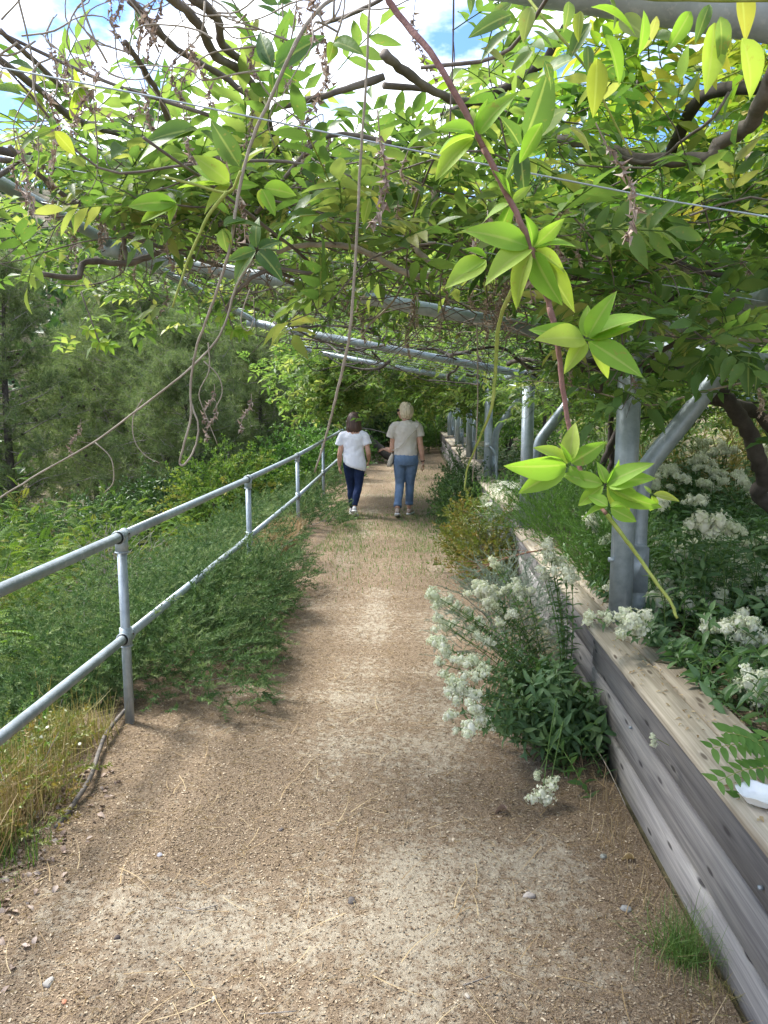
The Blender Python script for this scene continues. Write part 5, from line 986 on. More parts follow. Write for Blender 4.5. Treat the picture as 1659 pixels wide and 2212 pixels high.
def ball(mb, c, r, n=12):
    c = np.array(c, float); r = np.broadcast_to(np.array(r, float), (3,)); a = np.linspace(-1, 1, 9); pts = []; u = np.sin(a * np.pi / 2); rad = np.sqrt(np.maximum(1 - u * u, 0.001))
    V = []; th = np.linspace(0, 2 * np.pi, n, endpoint=False)
    for q, w in zip(u, rad): V += [(c[0] + r[0] * w * math.cos(x), c[1] + r[1] * w * math.sin(x), c[2] + r[2] * q) for x in th]
    i0 = np.arange(8)[:, None] * n; j = np.arange(n)[None]; j2 = (j + 1) % n; q4 = np.stack([i0 + j, i0 + j2, i0 + n + j2, i0 + n + j], -1).reshape(-1, 4); V = V + [(c[0], c[1], c[2] - r[2]), (c[0], c[1], c[2] + r[2])]
    jj = np.arange(n); T = np.vstack([q4[:, [0, 1, 2]], q4[:, [0, 2, 3]], np.stack([np.full(n, 9 * n), (jj + 1) % n, jj], 1), np.stack([np.full(n, 9 * n + 1), 8 * n + jj, 8 * n + (jj + 1) % n], 1)]); mb.add(V, T)
def fuse(name, mb, mat, parent, vox=.008, sm=4, fac=.6):
    o = mb.build(name, mat, parent); m = o.modifiers.new('skin_surface', 'REMESH'); m.mode = 'VOXEL'; m.voxel_size = vox; m.use_smooth_shade = True
    s = o.modifiers.new('soften', 'SMOOTH'); s.iterations = sm; s.factor = fac; return o
def wrinkle(o, strength, size, seed=0):
    tx = bpy.data.textures.new(o.name + '_folds', 'CLOUDS'); tx.noise_scale = size; tx.noise_depth = 2; d = o.modifiers.new('folds', 'DISPLACE'); d.texture = tx; d.strength = strength; d.mid_level = .5; d.texture_coords = 'LOCAL'
def hand(mb, wrist, d, palm_n, side, s=1.0):
    """palm and five bent fingers; d = pointing direction, palm_n = palm normal, side = +1 / -1 for where the thumb is"""
    w = np.array(wrist, float); d = np.array(d, float); d /= np.linalg.norm(d); nrm = np.array(palm_n, float); nrm -= d * (d @ nrm); nrm /= np.linalg.norm(nrm); x = np.cross(d, nrm) * side
    limb(mb, [w - d * .01, w + d * .035 * s, w + d * .08 * s], [.022 * s, .032 * s, .034 * s], [.017 * s, .015 * s, .013 * s], 12, 3, up=tuple(nrm))
    for k, (off, ln) in enumerate(((.027, .068), (.009, .076), (-.009, .072), (-.026, .056))):
        b0 = w + d * .07 * s + x * off * s; p1 = b0 + d * ln * .45 * s + nrm * .006; p2 = p1 + d * ln * .32 * s + nrm * ln * .22 * s; p3 = p2 + d * ln * .1 * s + nrm * ln * .26 * s; limb(mb, [b0, p1, p2, p3], [.0092 * s, .0088 * s, .0078 * s, .006 * s], None, 8, 2, up=tuple(x))
    b0 = w + d * .025 * s + x * .022 * s; limb(mb, [b0, b0 + (d * .6 + x * .7 + nrm * .3) * .035 * s, b0 + (d * .95 + x * .75 + nrm * .5) * .055 * s, b0 + (d * 1.35 + x * .65 + nrm * .6) * .066 * s], [.012 * s, .011 * s, .0095 * s, .007 * s], None, 8, 2, up=tuple(nrm))
def headm(mb, c, s, f):
    """skull, jaw, nose, brow, lips and ears; f = horizontal facing direction"""
    f = np.array(f, float); f /= np.linalg.norm(f); rt = np.cross(f, (0, 0, 1)); c = np.array(c, float); up = np.array((0, 0, 1.))
    def at(a, b, h): return c + (rt * a + f * b + up * h) * s
    m2 = MB()
    ball(m2, (0, -.005, .02), (.074, .092, .092), 16); ball(m2, (0, .03, -.035), (.058, .062, .07), 14); ball(m2, (0, .055, -.085), (.03, .032, .026), 10)
    limb(m2, [(0, .088, .012), (0, .104, -.018), (0, .108, -.03), (0, .09, -.038)], [.008, .012, .015, .01], None, 8, 2); ball(m2, (0, .088, .03), (.045, .016, .01), 8)
    ball(m2, (0, .09, -.058), (.022, .011, .006), 8); ball(m2, (0, .088, -.069), (.019, .011, .007), 8)
    for q in (-1, 1): ball(m2, (q * .077, -.002, -.012), (.009, .02, .032), 8); ball(m2, (q * .03, .083, .012), (.014, .008, .009), 8); ball(m2, (q * .038, .07, -.025), (.022, .018, .02), 8)
    for v, t in zip(m2.V, m2.T): pass
    v = np.vstack(m2.V) * s; T = np.vstack(m2.T); mb.add(c + v[:, :1] * rt + v[:, 1:2] * f + v[:, 2:3] * up, T)
def shoe(name, org, root, d, pitch, ln, mat, sole):
    """d heading angle, pitch > 0 lifts the heel; org = toe ball on the ground"""
    o = bpy.data.objects.new(name, None); v_parts = MB(); s_ = MB(); y = np.array([-1.0, -.93, -.8, -.5, -.2, 0, .12, .2]) ; w = np.array([.022, .031, .034, .033, .041, .044, .037, .018]); h = np.array([.045, .078, .088, .082, .062, .05, .04, .028])
    V = []; n = 12; a = np.linspace(0, 2 * np.pi, n, endpoint=False)
    for yy, ww, hh in zip(y, w, h): V += [(ww * math.cos(q), yy * ln * .78, .022 + hh * .5 + hh * .5 * math.sin(q)) for q in a]
    i0 = np.arange(7)[:, None] * n; j = np.arange(n)[None]; j2 = (j + 1) % n; q4 = np.stack([i0 + j, i0 + j2, i0 + n + j2, i0 + n + j], -1).reshape(-1, 4); V += [(0, -ln * .79, .05), (0, .21 * ln * .78, .035)]; jj = np.arange(n)
    T = np.vstack([q4[:, [0, 1, 2]], q4[:, [0, 2, 3]], np.stack([np.full(n, 8 * n), (jj + 1) % n, jj], 1), np.stack([np.full(n, 8 * n + 1), 7 * n + jj, 7 * n + (jj + 1) % n], 1)]); V = np.array(V, float)
    ol = [( (ww + .004) * sg, yy * ln * .78) for sg in (1,) for yy, ww in zip(y, w)] + [(-(ww + .004), yy * ln * .78) for yy, ww in list(zip(y, w))[::-1]]; m = len(ol); SV = [(x_, y_, 0) for x_, y_ in ol] + [(x_ * 1.02, y_, .024) for x_, y_ in ol]; ST = []
    for k in range(m): k2 = (k + 1) % m; ST += [(k, k2, k2 + m), (k, k2 + m, k + m)]
    for k in range(1, m - 1): ST += [(0, k + 1, k), (m, m + k, m + k + 1)]
    SV = np.array(SV, float); c, sn = math.cos(pitch), math.sin(pitch); Rp = np.array([[1, 0, 0], [0, c, sn], [0, -sn, c]]); cd, sd_ = math.cos(d), math.sin(d); Rd = np.array([[cd, -sd_, 0], [sd_, cd, 0], [0, 0, 1]])
    f = lambda q: q @ Rp.T @ Rd.T + np.array(org)
    a_ = MB().add(f(V), T).build(name, M[mat], root); MB().add(f(SV), np.array(ST)).build('sole', M[sole], a_)
    return f(np.array([[0, -ln * .62, .1]]))[0]
def tee(mb, lev, sleeves):
    """lev: rows (x, y, z, half width, half depth)"""
    lev = np.array(lev, float); c = cat_rom(lev, 4); V, T = tube(c[:, :3], c[:, 3], 22, True, ry=c[:, 4], up=UPY); mb.add(V, T)
    for p, r, ry in sleeves: limb(mb, p, r, ry, 14, 4)
def hairshell(name, c, s, prof, mat, root, f, n=46, open_face=True, seed=0, fringe=.35):
    """locks hanging from the crown; prof = (height, out radius side, out radius back)"""
    r = np.random.default_rng(seed); f = np.array(f, float); f /= np.linalg.norm(f); rt = np.cross(f, (0, 0, 1)); c = np.array(c, float); mb = MB(); prof = np.array(prof, float)
    for a in np.linspace(0, 2 * np.pi, n, endpoint=False):
        front = math.cos(a)  # 1 towards the face
        lim = len(prof) if front < .45 else (4 if front > .75 else 5); pr = prof[:lim] if open_face else prof; p = []
        for hh, rs, rb in pr:
            rr = rs * abs(math.sin(a)) + (rb if front < 0 else rs * 1.12) * abs(front); p.append(c + (rt * math.sin(a) * math.hypot(rs * math.sin(a), 0) / (abs(math.sin(a)) + 1e-6) * (1 + 0) + f * front * (rb if front < 0 else rs * 1.06)) * s + np.array((0, 0, hh * s)))
        p = np.array(p); p[1:] += r.normal(0, .002, p[1:].shape)
        p[-1] += (0, 0, r.normal(0, .008)); w = .014 * s
        rad = np.linspace(.7, 1, len(p)); rad[-1] = .35
        cc = cat_rom(p, 3); v, t = tube(cc, np.interp(np.linspace(0, 1, len(cc)), np.linspace(0, 1, len(rad)), rad) * w, 6, True); mb.add(v, t)
    ball(mb, c + np.array((0, 0, .03 * s)) - f * .008 * s, (.08 * s, .08 * s, .085 * s)); return mb
# person 1: dark-haired, white tee, dark jeans
h1 = .02 + float(rise(11.5)); p1 = thing('person', 'woman with shoulder-length brown hair walking away in a white t-shirt and dark blue jeans', 'person', (-.86, 11.45, h1 - .018))
K = .001117; q1 = lambda px, py, y=0: ((px - 440) * K, y, (1715 - py) * K)
aL = shoe('shoe', (-.06, .33, 0), p1, .03, 0.0, .235, 'shoe_grey', 'shoe_white'); aR = shoe('shoe', (.02, -.12, .0), p1, -.05, .62, .235, 'shoe_grey', 'shoe_white')
wL, wR = np.array(q1(238, 1050, .05)), np.array(q1(628, 960, .12))
b = MB(); limb(b, [(-.005, 0, .78), (-.005, 0, .95), (-.01, .005, 1.12), (-.01, .0, 1.24), (-.01, .005, 1.3)], [.15, .12, .13, .14, .05], [.1, .09, .1, .08, .05], 20); limb(b, [(-.01, .005, 1.25), (-.01, .015, 1.36)], [.05, .046])
headm(b, (-.005, .03, 1.435), 1.02, (0.25, 1, 0))
for sh, el, wr, pn, sd_ in (((-.165, 0, 1.215), q1(252, 870, -.04), wL, (1, .2, 0), -1), ((.16, 0, 1.215), q1(630, 860, -.03), wR, (-1, .2, 0), 1)):
    limb(b, [(sh[0] * .5, 0, 1.23), sh, tuple((np.array(sh) + el) / 2), el, tuple((np.array(el) + wr) / 2), tuple(wr)], [.042, .043, .04, .037, .036, .024]); dd = np.array(wr) - np.array(el); hand(b, wr, dd * (.6, 1, 1), pn, -sd_, .92)
for hp_, kn, an in (((-.075, 0, .82), (-.06, .11, .44), aL), ((.08, 0, .82), (.055, -.02, .44), aR)): limb(b, [hp_, tuple((np.array(hp_) + kn) / 2), kn, tuple((np.array(kn) + an) / 2 + (0, -.02, .02)), tuple(an)], [.08, .07, .05, .047, .03])
fuse('body', b, M['skin'], p1, .0075, 3)
j = MB(); limb(j, [(.0, 0, .97), (.0, 0, .9), (.002, -.012, .8), (.002, -.008, .73)], [.138, .152, .166, .15], [.1, .11, .128, .11], 22)
for hp_, kn, an in (((-.082, -.005, .80), (-.06, .105, .44), aL), ((.085, -.01, .80), (.06, -.02, .44), aR)):
    a_ = np.array(an); limb(j, [hp_, tuple((np.array(hp_) * .55 + np.array(kn) * .45)), kn, tuple((np.array(kn) + a_) / 2 + (0, -.025, .02)), tuple(a_ + (0, 0, .01))], [.094, .079, .059, .057, .042])
o = fuse('jeans', j, M['dark_denim'], p1, .009, 4); wrinkle(o, .012, .05)
t_ = MB(); tee(t_, [(.012, -.012, .735, .16, .15), (.01, -.012, .78, .174, .158), (.0, -.006, .87, .168, .142), (-.01, 0, .98, .155, .122), (-.01, 0, 1.1, .163, .115), (-.01, 0, 1.19, .178, .105), (-.01, 0, 1.245, .135, .075), (-.01, 0, 1.275, .07, .06)],
    [([(-.09, 0, 1.22), (-.16, 0, 1.205), (-.2, -.005, 1.13), (-.222, -.01, 1.055)], [.062, .067, .066, .068], None), ([(.07, 0, 1.22), (.145, 0, 1.205), (.185, -.005, 1.13), (.205, -.01, 1.07)], [.062, .067, .066, .068], None)])
v_ = np.vstack(t_.V); low = np.clip((.95 - v_[:, 2]) / .2, 0, 1); v_[:, 2] += low * np.clip((-v_[:, 0]) / .16, -1, 1) * .06; cuts = 0
t2 = MB(); t2.add(v_, np.vstack(t_.T)); o = fuse('t_shirt', t2, M['white_tee'], p1, .009, 4); wrinkle(o, .02, .075)
hh = hairshell('hair', (-.005, .025, 1.43), 1.0, [(.118, .008, .012), (.11, .034, .042), (.088, .06, .074), (.05, .084, .1), (.0, .094, .112), (-.06, .1, .115), (-.12, .108, .112), (-.175, .112, .102)], 'hair_brown', p1, (.25, 1, 0), 54, seed=1)
o = fuse('hair', hh, M['hair_brown'], p1, .006, 2)
s_ = MB(); 
for q in (-1, 1): ball(s_, (-.005 + q * .035 + .015, .085, 1.535), (.028, .01, .018)); limb(s_, [(-.005 + q * .065, .09, 1.53), (-.005 + q * .08, .03, 1.51), (-.005 + q * .085, -.02, 1.48)], [.003, .003])
s_.build('sunglasses', M['black'], p1)
w_ = MB(); v, t = tube([wL + (0, 0, .028), wL + (0, 0, .014)], .028, 14); w_.add(v, t); w_.build('wristwatch', M['gold'], p1)
# person 2: blonde, beige tee, blue jeans
p2 = thing('person', 'blonde woman in sunglasses, beige t-shirt and rolled blue jeans, walking away with head turned left', 'person', (-.09, 11.45, h1 - .018))
q2 = lambda px, py, y=0: ((px - 1125) * K, y, (1685 - py) * K)
aL = shoe('shoe', (-.118, -.03, 0), p2, -.03, .28, .25, 'shoe_tan', 'shoe_white'); aR = shoe('shoe', (.085, .33, 0), p2, -.22, 0, .25, 'shoe_tan', 'shoe_white')
b = MB(); wl = np.array(q2(848, 792, .13)); wr = np.array(q2(1352, 955, .0))
limb(b, [(0, 0, .85), (0, 0, 1.03), (0, .005, 1.2), (0, 0, 1.34), (0, .0, 1.4)], [.155, .13, .14, .15, .055], [.1, .095, .105, .085, .05], 20); limb(b, [(0, 0, 1.36), (-.005, .015, 1.5)], [.055, .05])
FC = (-1, .35, 0); headm(b, (-.012, .02, 1.565), 1.06, FC)
for sh, el, w3, pn, sd_ in (((-.17, 0, 1.34), q2(935, 795, .02), wl, (.1, .2, -1), -1), ((.175, 0, 1.34), q2(1330, 810, -.03), wr, (-1, .15, 0), 1)):
    limb(b, [(sh[0] * .5, 0, 1.36), sh, tuple((np.array(sh) + el) / 2), el, tuple((np.array(el) + w3) / 2), tuple(w3)], [.042, .045, .043, .04, .037, .026]); hand(b, w3, np.array(w3) - np.array(el) + (0, 0, -.0), pn, -sd_, 1.0)
for hp_, kn, an in (((-.08, 0, .88), (-.085, .06, .47), aL), ((.085, 0, .88), (.055, .12, .47), aR)): limb(b, [hp_, tuple((np.array(hp_) + kn) / 2), kn, tuple((np.array(kn) + an) / 2), tuple(an)], [.08, .072, .052, .048, .034])
fuse('body', b, M['skin'], p2, .0075, 3)
j = MB(); limb(j, [(0, 0, 1.0), (0, 0, .95), (0, -.015, .86), (0, -.008, .78)], [.155, .17, .182, .165], [.11, .12, .14, .12], 22)
for hp_, kn, an, cz in (((-.09, -.008, .85), (-.09, .055, .47), aL, .165), ((.093, -.008, .85), (.06, .115, .47), aR, .165)):
    a_ = np.array(an); kn_ = np.array(kn); cuff = kn_ + (a_ - kn_) * ((kn_[2] - cz) / (kn_[2] - a_[2])); limb(j, [hp_, tuple(np.array(hp_) * .55 + kn_ * .45), kn, tuple((kn_ + cuff) / 2 + (0, -.012, 0)), tuple(cuff)], [.1, .087, .069, .063, .056])
    c_ = MB(); d_ = (a_ - kn_); d_ /= np.linalg.norm(d_); v, t = tube([cuff - d_ * .05, cuff - d_ * .048, cuff - d_ * .0, cuff + d_ * .004], [.057, .062, .0615, .055], 18); c_.add(v, t); c_.build('rolled_cuff', M['blue_denim'], p2)
o = fuse('jeans', j, M['blue_denim'], p2, .009, 4); wrinkle(o, .014, .055)
t_ = MB(); tee(t_, [(-.0, -.005, .905, .165, .125), (0, -.005, .93, .178, .135), (-.005, 0, 1.02, .172, .125), (0, 0, 1.13, .168, .12), (0, 0, 1.24, .178, .122), (0, 0, 1.33, .188, .108), (0, 0, 1.385, .14, .08), (-.005, .0, 1.43, .075, .062)],
    [([(-.09, 0, 1.355), (-.17, 0, 1.335), (-.205, .0, 1.25), (-.23, .005, 1.175)], [.068, .072, .07, .07], None), ([(.09, 0, 1.355), (.17, 0, 1.335), (.205, 0, 1.25), (.218, -.005, 1.19)], [.068, .072, .064, .064], None)])
o = fuse('t_shirt', t_, M['beige_tee'], p2, .009, 4); wrinkle(o, .022, .08)
hh = hairshell('hair', (-.008, .02, 1.565), 1.05, [(.122, .008, .012), (.115, .032, .04), (.095, .056, .07), (.055, .078, .096), (.0, .088, .108), (-.05, .084, .1), (-.105, .066, .072)], 'hair_blonde', p2, FC, 50, seed=2)
o = fuse('hair', hh, M['hair_blonde'], p2, .006, 2)
s_ = MB(); f = np.array(FC, float); f /= np.linalg.norm(f); rt = np.cross(f, (0, 0, 1)); hc = np.array((-.012, .02, 1.58))
for q in (-1, 1): ball(s_, hc + f * .102 + rt * q * .034, (.022, .03, .021)); limb(s_, [hc + f * .095 + rt * q * .066, hc + f * .04 + rt * q * .082, hc - f * .01 + rt * q * .084], [.005, .004])
s_.build('sunglasses', M['black'], p2)
w_ = MB(); d_ = np.array((wr[0] - q2(1330, 810)[0], .03, -.16)); d_ /= np.linalg.norm(d_); v, t = tube([wr - d_ * .028, wr - d_ * .012], .031, 14); w_.add(v, t); w_.build('wristwatch', M['black'], p2)
# her bag: hangs from a strap crossing the back
bc = np.array(q2(925, 930, .02)) + np.array((-.09, 11.45, h1 - .018)); bg_ = thing('crossbody_bag', 'small beige crossbody bag at the hip of the blonde woman', 'bag', bc)
V = []; n = 16; a = np.linspace(0, 2 * np.pi, n, endpoint=False)
for zz, wx, wy in ((-.1, .02, .05), (-.095, .036, .085), (-.04, .042, .1), (.04, .036, .095), (.085, .02, .085), (.09, .01, .08)): V += [(wx * np.sign(math.cos(q)) * abs(math.cos(q)) ** .6 - zz * -.25, wy * np.sign(math.sin(q)) * abs(math.sin(q)) ** .6, zz) for q in a]
i0 = np.arange(5)[:, None] * n; jx = np.arange(n)[None]; j2 = (jx + 1) % n; T = list(map(tuple, np.stack([i0 + jx, i0 + j2, i0 + n + j2, i0 + n + jx], -1).reshape(-1, 4))); T += [tuple(range(n))[::-1], tuple(range(5 * n, 6 * n))]
T3 = []; 
for q in T:
    for k in range(1, len(q) - 1): T3.append((q[0], q[k], q[k + 1]))
MB().add(V, np.array(T3)).build('pouch', M['bag'], bg_)
sp = [q2(940, 800, -.0), q2(975, 790, -.105), q2(1060, 735, -.142), q2(1160, 620, -.145), q2(1240, 530, -.135), q2(1290, 470, -.105), q2(1280, 420, -.04), q2(1250, 400, .04)]
sp = np.array(sp) + np.array((-.09, 11.45, h1 - .018)) - bc; v, t = tube(cat_rom([(0.01, -.02, .085)] + list(sp), 4), .007, 6); MB().add(v, t).build('strap', M['bag'], bg_)
v, t = tube(cat_rom([(.0, -.05, .08), (.01, -.07, .0), (.03, -.08, -.06)], 3), .006, 6); MB().add(v, t).build('zip', M['black'], bg_)
# ------------------------------------------------------------ litter and dry grass
r_ = np.random.default_rng(12)
def scatter(n, x0, x1, y0, y1, dens=None, ypow=1.0):
    x = r_.uniform(x0, x1, n); y = y0 + (y1 - y0) * r_.random(n) ** ypow
    if dens is not None: k = r_.random(n) < dens(x, y); x, y = x[k], y[k]
    return x, y
def flat_batch(name, label, tms, mat, sets, tilt=.25):
    mb = MB()
    for (x, y, s0, s1, zo) in sets:
        n = len(x); z = np.where(x > -1.62, HP(x, y), H(x, y)) + zo; a = r_.uniform(0, 6.283, n); d = np.stack([np.cos(a), np.sin(a), r_.normal(0, tilt, n)], 1); U = np.stack([r_.normal(0, tilt * 1.3, n), r_.normal(0, tilt * 1.3, n), np.ones(n)], 1); k = r_.integers(0, len(tms), n); s = r_.uniform(s0, s1, n)
        for j in range(len(tms)): q = k == j; add_batch(mb, tms[j], frames(d[q], U[q]), np.stack([x, y, z], 1)[q], s[q])
    o = mb.build(name, M[mat], None, kind='stuff'); o['label'] = label; return o
chip = [(np.array([(-.3, 0, 0), (.3, 0, .08), (.22, 1, 0), (-.25, .9, .1)]), np.array([(0, 1, 2), (0, 2, 3)])), (np.array([(-.15, 0, 0), (.2, .1, .1), (0, 1, .15), (-.35, .5, .05)]), np.array([(0, 1, 2), (0, 2, 3)])), (np.array([(0, 0, 0), (-.25, .5, .12), (0, 1, 0), (.25, .5, .15)]), np.array([(0, 2, 1), (0, 3, 2)]))]
x, y = scatter(250000, -1.7, .88, 1.1, 9.5, lambda a, b_: litter_density(a, b_) * .92 + .07, 1.7); xa, ya = scatter(9000, 1.02, 1.7, 1.5, 4.2)
o = flat_batch('leaf_litter', 'brown leaf crumbs and chaff strewn over the path', chip, 'litter', [(x, y, .003, .0115, .002)])
mb = MB(); n = len(xa); a = r_.uniform(0, 6.283, n); add_batch(mb, chip[2], frames(np.stack([np.cos(a), np.sin(a), r_.normal(0, .2, n)], 1), np.stack([r_.normal(0, .3, n), r_.normal(0, .3, n), np.ones(n)], 1)), np.stack([xa, ya, H(xa, ya) + .012], 1), r_.uniform(.012, .028, n)); mb.build('fallen_leaves', M['litter'], None, kind='stuff')['label'] = 'dry fallen leaves on the planter soil'
cx, cy = scatter(420, .9, 1.14, 1.6, 6.8); cz = np.where(cy < 3.8, .572, .602)
mb = MB(); n = len(cx); a = r_.uniform(0, 6.283, n); add_batch(mb, leafS(.45, .5, .5), frames(np.stack([np.cos(a), np.sin(a), 0 * a], 1), np.stack([r_.normal(0, .2, n), r_.normal(0, .2, n), np.ones(n)], 1)), np.stack([cx, cy, cz + .003], 1), r_.uniform(.012, .026, n)); mb.build('fallen_petals', M['straw'], None, kind='stuff')['label'] = 'pale dry leaf bits scattered on the planter cap boards'
xs_, ys_ = scatter(60000, -1.7, .88, 1.1, 12, lambda a, b_: np.clip(litter_density(a, b_) * .8 - .05 + .3 * fbm(a, b_, 1.5, 6), 0, 1), 1.5)
straw = [(np.array([(-.02, 0, 0), (.02, 0, 0), (.03, .5, .05), (.1, 1, 0)]), np.array([(0, 1, 2), (0, 2, 3)])), (np.array([(-.02, 0, 0), (.02, 0, 0), (-.06, .5, .08), (.0, 1, .02)]), np.array([(0, 1, 2), (0, 2, 3)]))]
lx, ly = scatter(500, -1.6, .85, 1.2, 7)
flat_batch('straw_litter', 'pale cut grass straws lying over the path', straw, 'straw', [(xs_, ys_, .012, .045, .005)], .12)
fine = [(lambda v, t: (np.stack([v[:, 0] + k * v[:, 1] ** 2, v[:, 1], v[:, 2] * .15 + .02], 1), t))(*bladeT(.014, .3, 5)) for k in (.35, -.25, .1)]
flat_batch('long_straws', 'long fine dry grass stems lying across the path', fine, 'straw', [(lx, ly, .08, .26, .012)], .05)
# low green and tan grass on the path ahead
gx, gy = scatter(26000, -1.4, .8, 6.2, 20, lambda a, b_: np.clip(.25 + .9 * fbm(a, b_, 1.4, 3), 0, 1) * ss(6, 8, b_), 1.3)
def blades(name, label, x, y, s0, s1, mat, w=.05, lean=.5, zf=None):
    n = len(x); z = np.where(x > -1.62, HP(x, y), H(x, y)) if zf is None else zf(x, y); mb = MB(); k = r_.integers(0, 2, n); d = np.stack([r_.normal(0, lean, n), r_.normal(0, lean, n), np.ones(n)], 1); s = r_.uniform(s0, s1, n)
    for j, b_ in enumerate((.5, 1.2)): q = k == j; add_batch(mb, bladeT(w, b_, 2), frames(d[q], np.stack([d[q, 0], d[q, 1], .2 + 0 * d[q, 0]], 1)), np.stack([x, y, z - .005], 1)[q], s[q])
    o = mb.build(name, M[mat], None, kind='stuff'); o['label'] = label; return o
blades('path_grass', 'short green grass growing on the path near the walkers', gx, gy, .02, .07, 'grass_green', .12)
gx, gy = scatter(9000, -1.1, .75, 8.6, 11.6, lambda a, b_: np.clip(.55 + .9 * fbm(a, b_, 2.4, 9), 0, 1)); blades('grass_patch', 'patch of green grass across the path in front of the walkers', gx, gy, .02, .065, 'grass_green', .12)
gx, gy = scatter(9000, -1.5, .85, 6.5, 24, lambda a, b_: np.clip(.4 - .8 * fbm(a, b_, 1.4, 3), 0, 1), 1.3)
blades('dry_path_grass', 'short yellow grass stubble on the path', gx, gy, .02, .06, 'straw', .12, .9)
# fading grass at the left foot of the rail
def dgl(a, b_): return np.clip(1.1 - ((a + 2.0) / .55) ** 2 - .2 * (b_ > 3.7), 0, 1) * (a < -1.46 - .1 * (b_ - 3) + .07 * np.sin(9 * b_))
gx, gy = scatter(17000, -2.9, -1.4, 2.0, 3.75, dgl); blades('tall_fading_grass', 'tall yellow-green fading grass between the handrail and the litter, lower left', gx, gy, .08, .32, 'straw_green', .02, .7)
gx, gy = scatter(4500, -2.3, -1.42, 2.05, 3.1, dgl); blades('dry_straw_heap', 'orange dry straw bent over at the left edge', gx, gy, .12, .36, 'straw', .02, .8)
gx, gy = scatter(6500, -1.95, -1.42, 8.2, 10.1); blades('dry_grass_clump', 'dry tan grass tuft under the third rail post', gx, gy, .1, .36, 'straw', .03, .6)
gx, gy = scatter(3800, -4.5, -1.7, 3.5, 16, None, 1); blades('slope_grass', 'dry oat grass on the slope beyond the handrail', gx, gy, .15, .5, 'straw_green', .03, .4)
gx, gy = scatter(2600, -1.75, -1.35, 1.6, 2.75, lambda a, b_: .2 + .6 * (a < -1.45)); blades('low_green_grass', 'low green tufts at the lower left border', gx, gy, .04, .14, 'grass_green', .04, .6)
gx, gy = scatter(420, .7, .88, 1.4, 3.6); blades('wall_foot_grass', 'dry wisps along the foot of the near planter', gx, gy, .03, .13, 'straw', .03, .6)
mound('weed_plant', 'yellow-green leafy weed tangled in the fading grass at the lower left', 'weed', (-1.72, 2.95, float(H(-1.72, 2.95))), .3, .6, .34, 420, LF, .12, 'shrub_yellow', .8, 310, nw=20, base=0, fill=.05)
mound('weed_plant', 'green low weed at the left border below the lower rail', 'weed', (-2.1, 3.5, float(H(-2.1, 3.5))), .4, .5, .34, 360, LF, .1, 'feather', .8, 311, nw=20, base=0, fill=.05)
# curled dry leaves piled at the left
gx, gy = scatter(1500, -1.62, -1.05, 1.7, 3.3, lambda a, b_: np.clip(1.2 - (a + 1.62) * 2.2 - .25 * (b_ - 1.7), 0, 1)); mb = MB(); n = len(gx)
add_batch(mb, leafT(.55, .5, .9, 3, wave=.05), frames(np.stack([r_.normal(0, 1, n), r_.normal(0, 1, n), r_.normal(0, .15, n)], 1), np.stack([r_.normal(0, .25, n), r_.normal(0, .25, n), np.ones(n)], 1)), np.stack([gx, gy, HP(gx, gy) + .01], 1), r_.uniform(.02, .045, n)); mb.build('curled_leaves', M['dried'], None, kind='stuff')['label'] = 'curled dry brown leaves piled at the left edge of the path'
# daisies in the fading grass
r_ = np.random.default_rng(55); dz = MB()
for k in range(11): a = k * 6.283 / 11; F = frames(np.array([[math.cos(a), math.sin(a), .05]]), np.array([[0, 0, 1.]]))[0]; v, t = leafS(.35, .1, .2); dz.add(v @ F.T * .013, t, .5)
dzm = dz.mesh('flower', M['flower']); og = P(110, 1560, Z=.25); o = thing('daisy_plant', 'tiny white daisies dotted among the fading grass at the lower left', 'flowers', og)
for (x, y) in ((205, 1565), (220, 990), (225, 995), (362, 1030), (430, 1030), (120, 960), (85, 1110), (195, 940), (255, 940), (155, 990), (355, 850), (150, 1270)): 
    if y > 1400: continue
    h = obj('flower', dzm, o, P(x / 1.659 / 1.507, (1800 + y / 1.659) / 1.507, Y=2.75) - og); h.rotation_euler = (.5, r_.normal(0, .3), r_.uniform(0, 6)); h.scale = (.6,) * 3
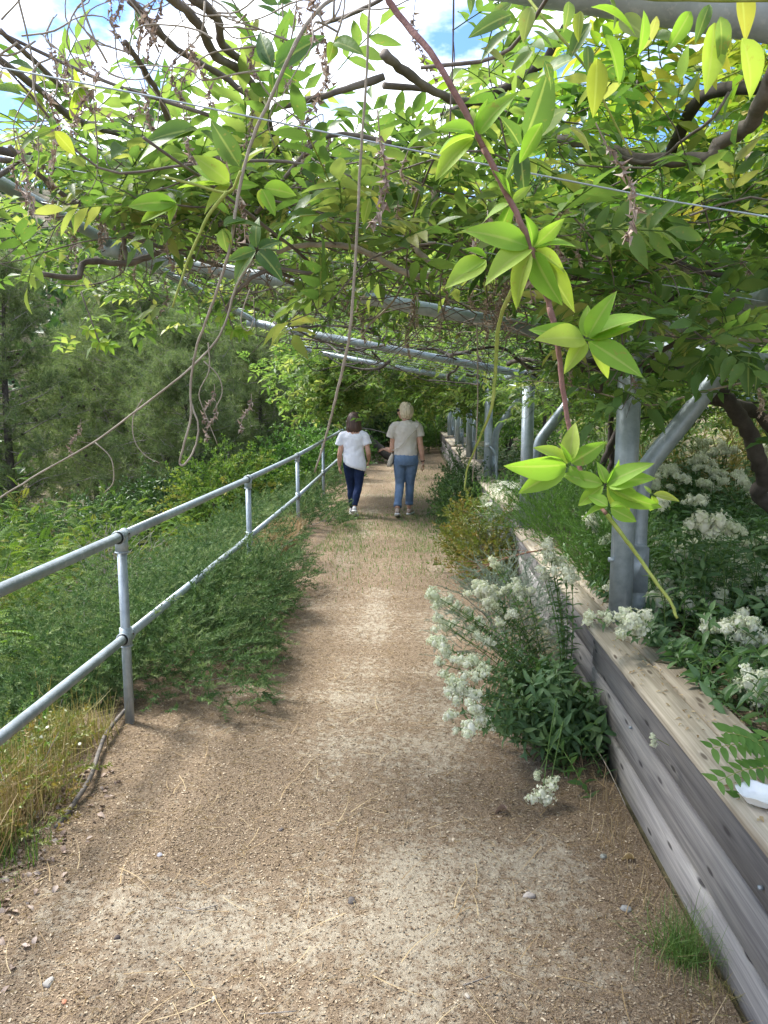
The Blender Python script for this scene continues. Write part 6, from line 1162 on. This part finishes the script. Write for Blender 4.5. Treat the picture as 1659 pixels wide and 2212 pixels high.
# stones
def stone(label, x, y, s, c, Zs=0.01, seed=0, cat='stone', name='stone', flat=.5):
    q = P(x, y, Z=Zs); q[2] = float(HP(q[0], q[1])) + s * flat * .12; r = np.random.default_rng(seed); mb = MB(); ball(mb, (0, 0, 0), (s, s * .75, s * flat), 9); v = mb.V[0]; v *= (1 + .3 * np.sin(3 * v[:, :1] / s + seed) * np.cos(2.5 * v[:, 1:2] / s + 2 * seed) + r.normal(0, .05, (len(v), 1)))
    mt = simple(name + '_material', c, .85, 0, 60, tuple(k * .65 for k in c), bs_=.004); o = obj(name, mb.mesh(name, mt, False), None, q); o.rotation_euler = (0, 0, r.uniform(0, 6)); tag(o, label, cat)
stone('pale grey flat stone at the lower left of the path', 106, 2120, .019, (.36, .34, .31), seed=1)
stone('white-topped brown stone on the bare dust right of the path centre', 1143, 1930, .02, (.38, .34, .3), seed=2)
stone('mottled grey-green stone below the planter wall', 1304, 1850, .018, (.3, .31, .27), seed=3)
stone('small dark triangular pebble left of the path centre', 607, 1788, .013, (.13, .11, .1), seed=4)
stone('dark clod near the bottom left', 253, 2022, .013, (.08, .065, .06), seed=5)
stone('small orange-red pebble at the bottom left', 139, 2160, .01, (.5, .2, .12), seed=6)
stone('dark clod in the straw at the path centre bottom', 760, 1938, .02, (.1, .09, .085), seed=7, flat=.3)
stone('small whitish pebble at the bottom centre', 462, 2155, .011, (.4, .37, .32), seed=8)
stone('bluish chip of stone on the bare earth at the left', 345, 1845, .016, (.3, .3, .33), seed=9, flat=.25)
stone('pale chip beside the dark clod, centre right', 1010, 2150, .01, (.4, .36, .3), seed=10)
stone('long grey shard near the wall foot', 1352, 1965, .024, (.3, .3, .29), seed=11, flat=.2)
stone('tan pebble on the litter in front of the drooping flower', 980, 1810, .011, (.5, .42, .32), seed=12)
for lab, x, y in (('crumpled yellowish dry leaf at the foot of the near planter wall', 1370, 1862), ('brown curled dry leaf on the path under the drooping white flower', 1095, 1755)):
    q = P(x, y, Z=.01); o = obj('dry_leaf', mesh('dry_leaf', *[k for k in (lambda v_: (v_[0] * .075, v_[1]))(leafT(.6, 1.1, 1.5, 7, wave=.06))], M['straw' if 'yell' in lab else 'dried']), None, q + (0, 0, .012)); o.rotation_euler = (.1, .3, 1.1); tag(o, lab, 'leaf')
for lab, pts in (('thin dark twig lying on the path at the bottom right of centre', ((1000, 2128), (1060, 2108))), ('thin pale twig on the path at the bottom centre', ((560, 2190), (640, 2184))), ('long fine dry stem across the bare patch at the left', ((380, 1960), (415, 1967), (470, 1955)))):
    pp = [P(a, b_, Z=.012) for a, b_ in pts]; v, t = tube(cat_rom(pp, 3), .0016, 5); o = MB().add(v - pp[0], t).build('twig', M['twig_grey']); o.location = pp[0]; tag(o, lab, 'twig')
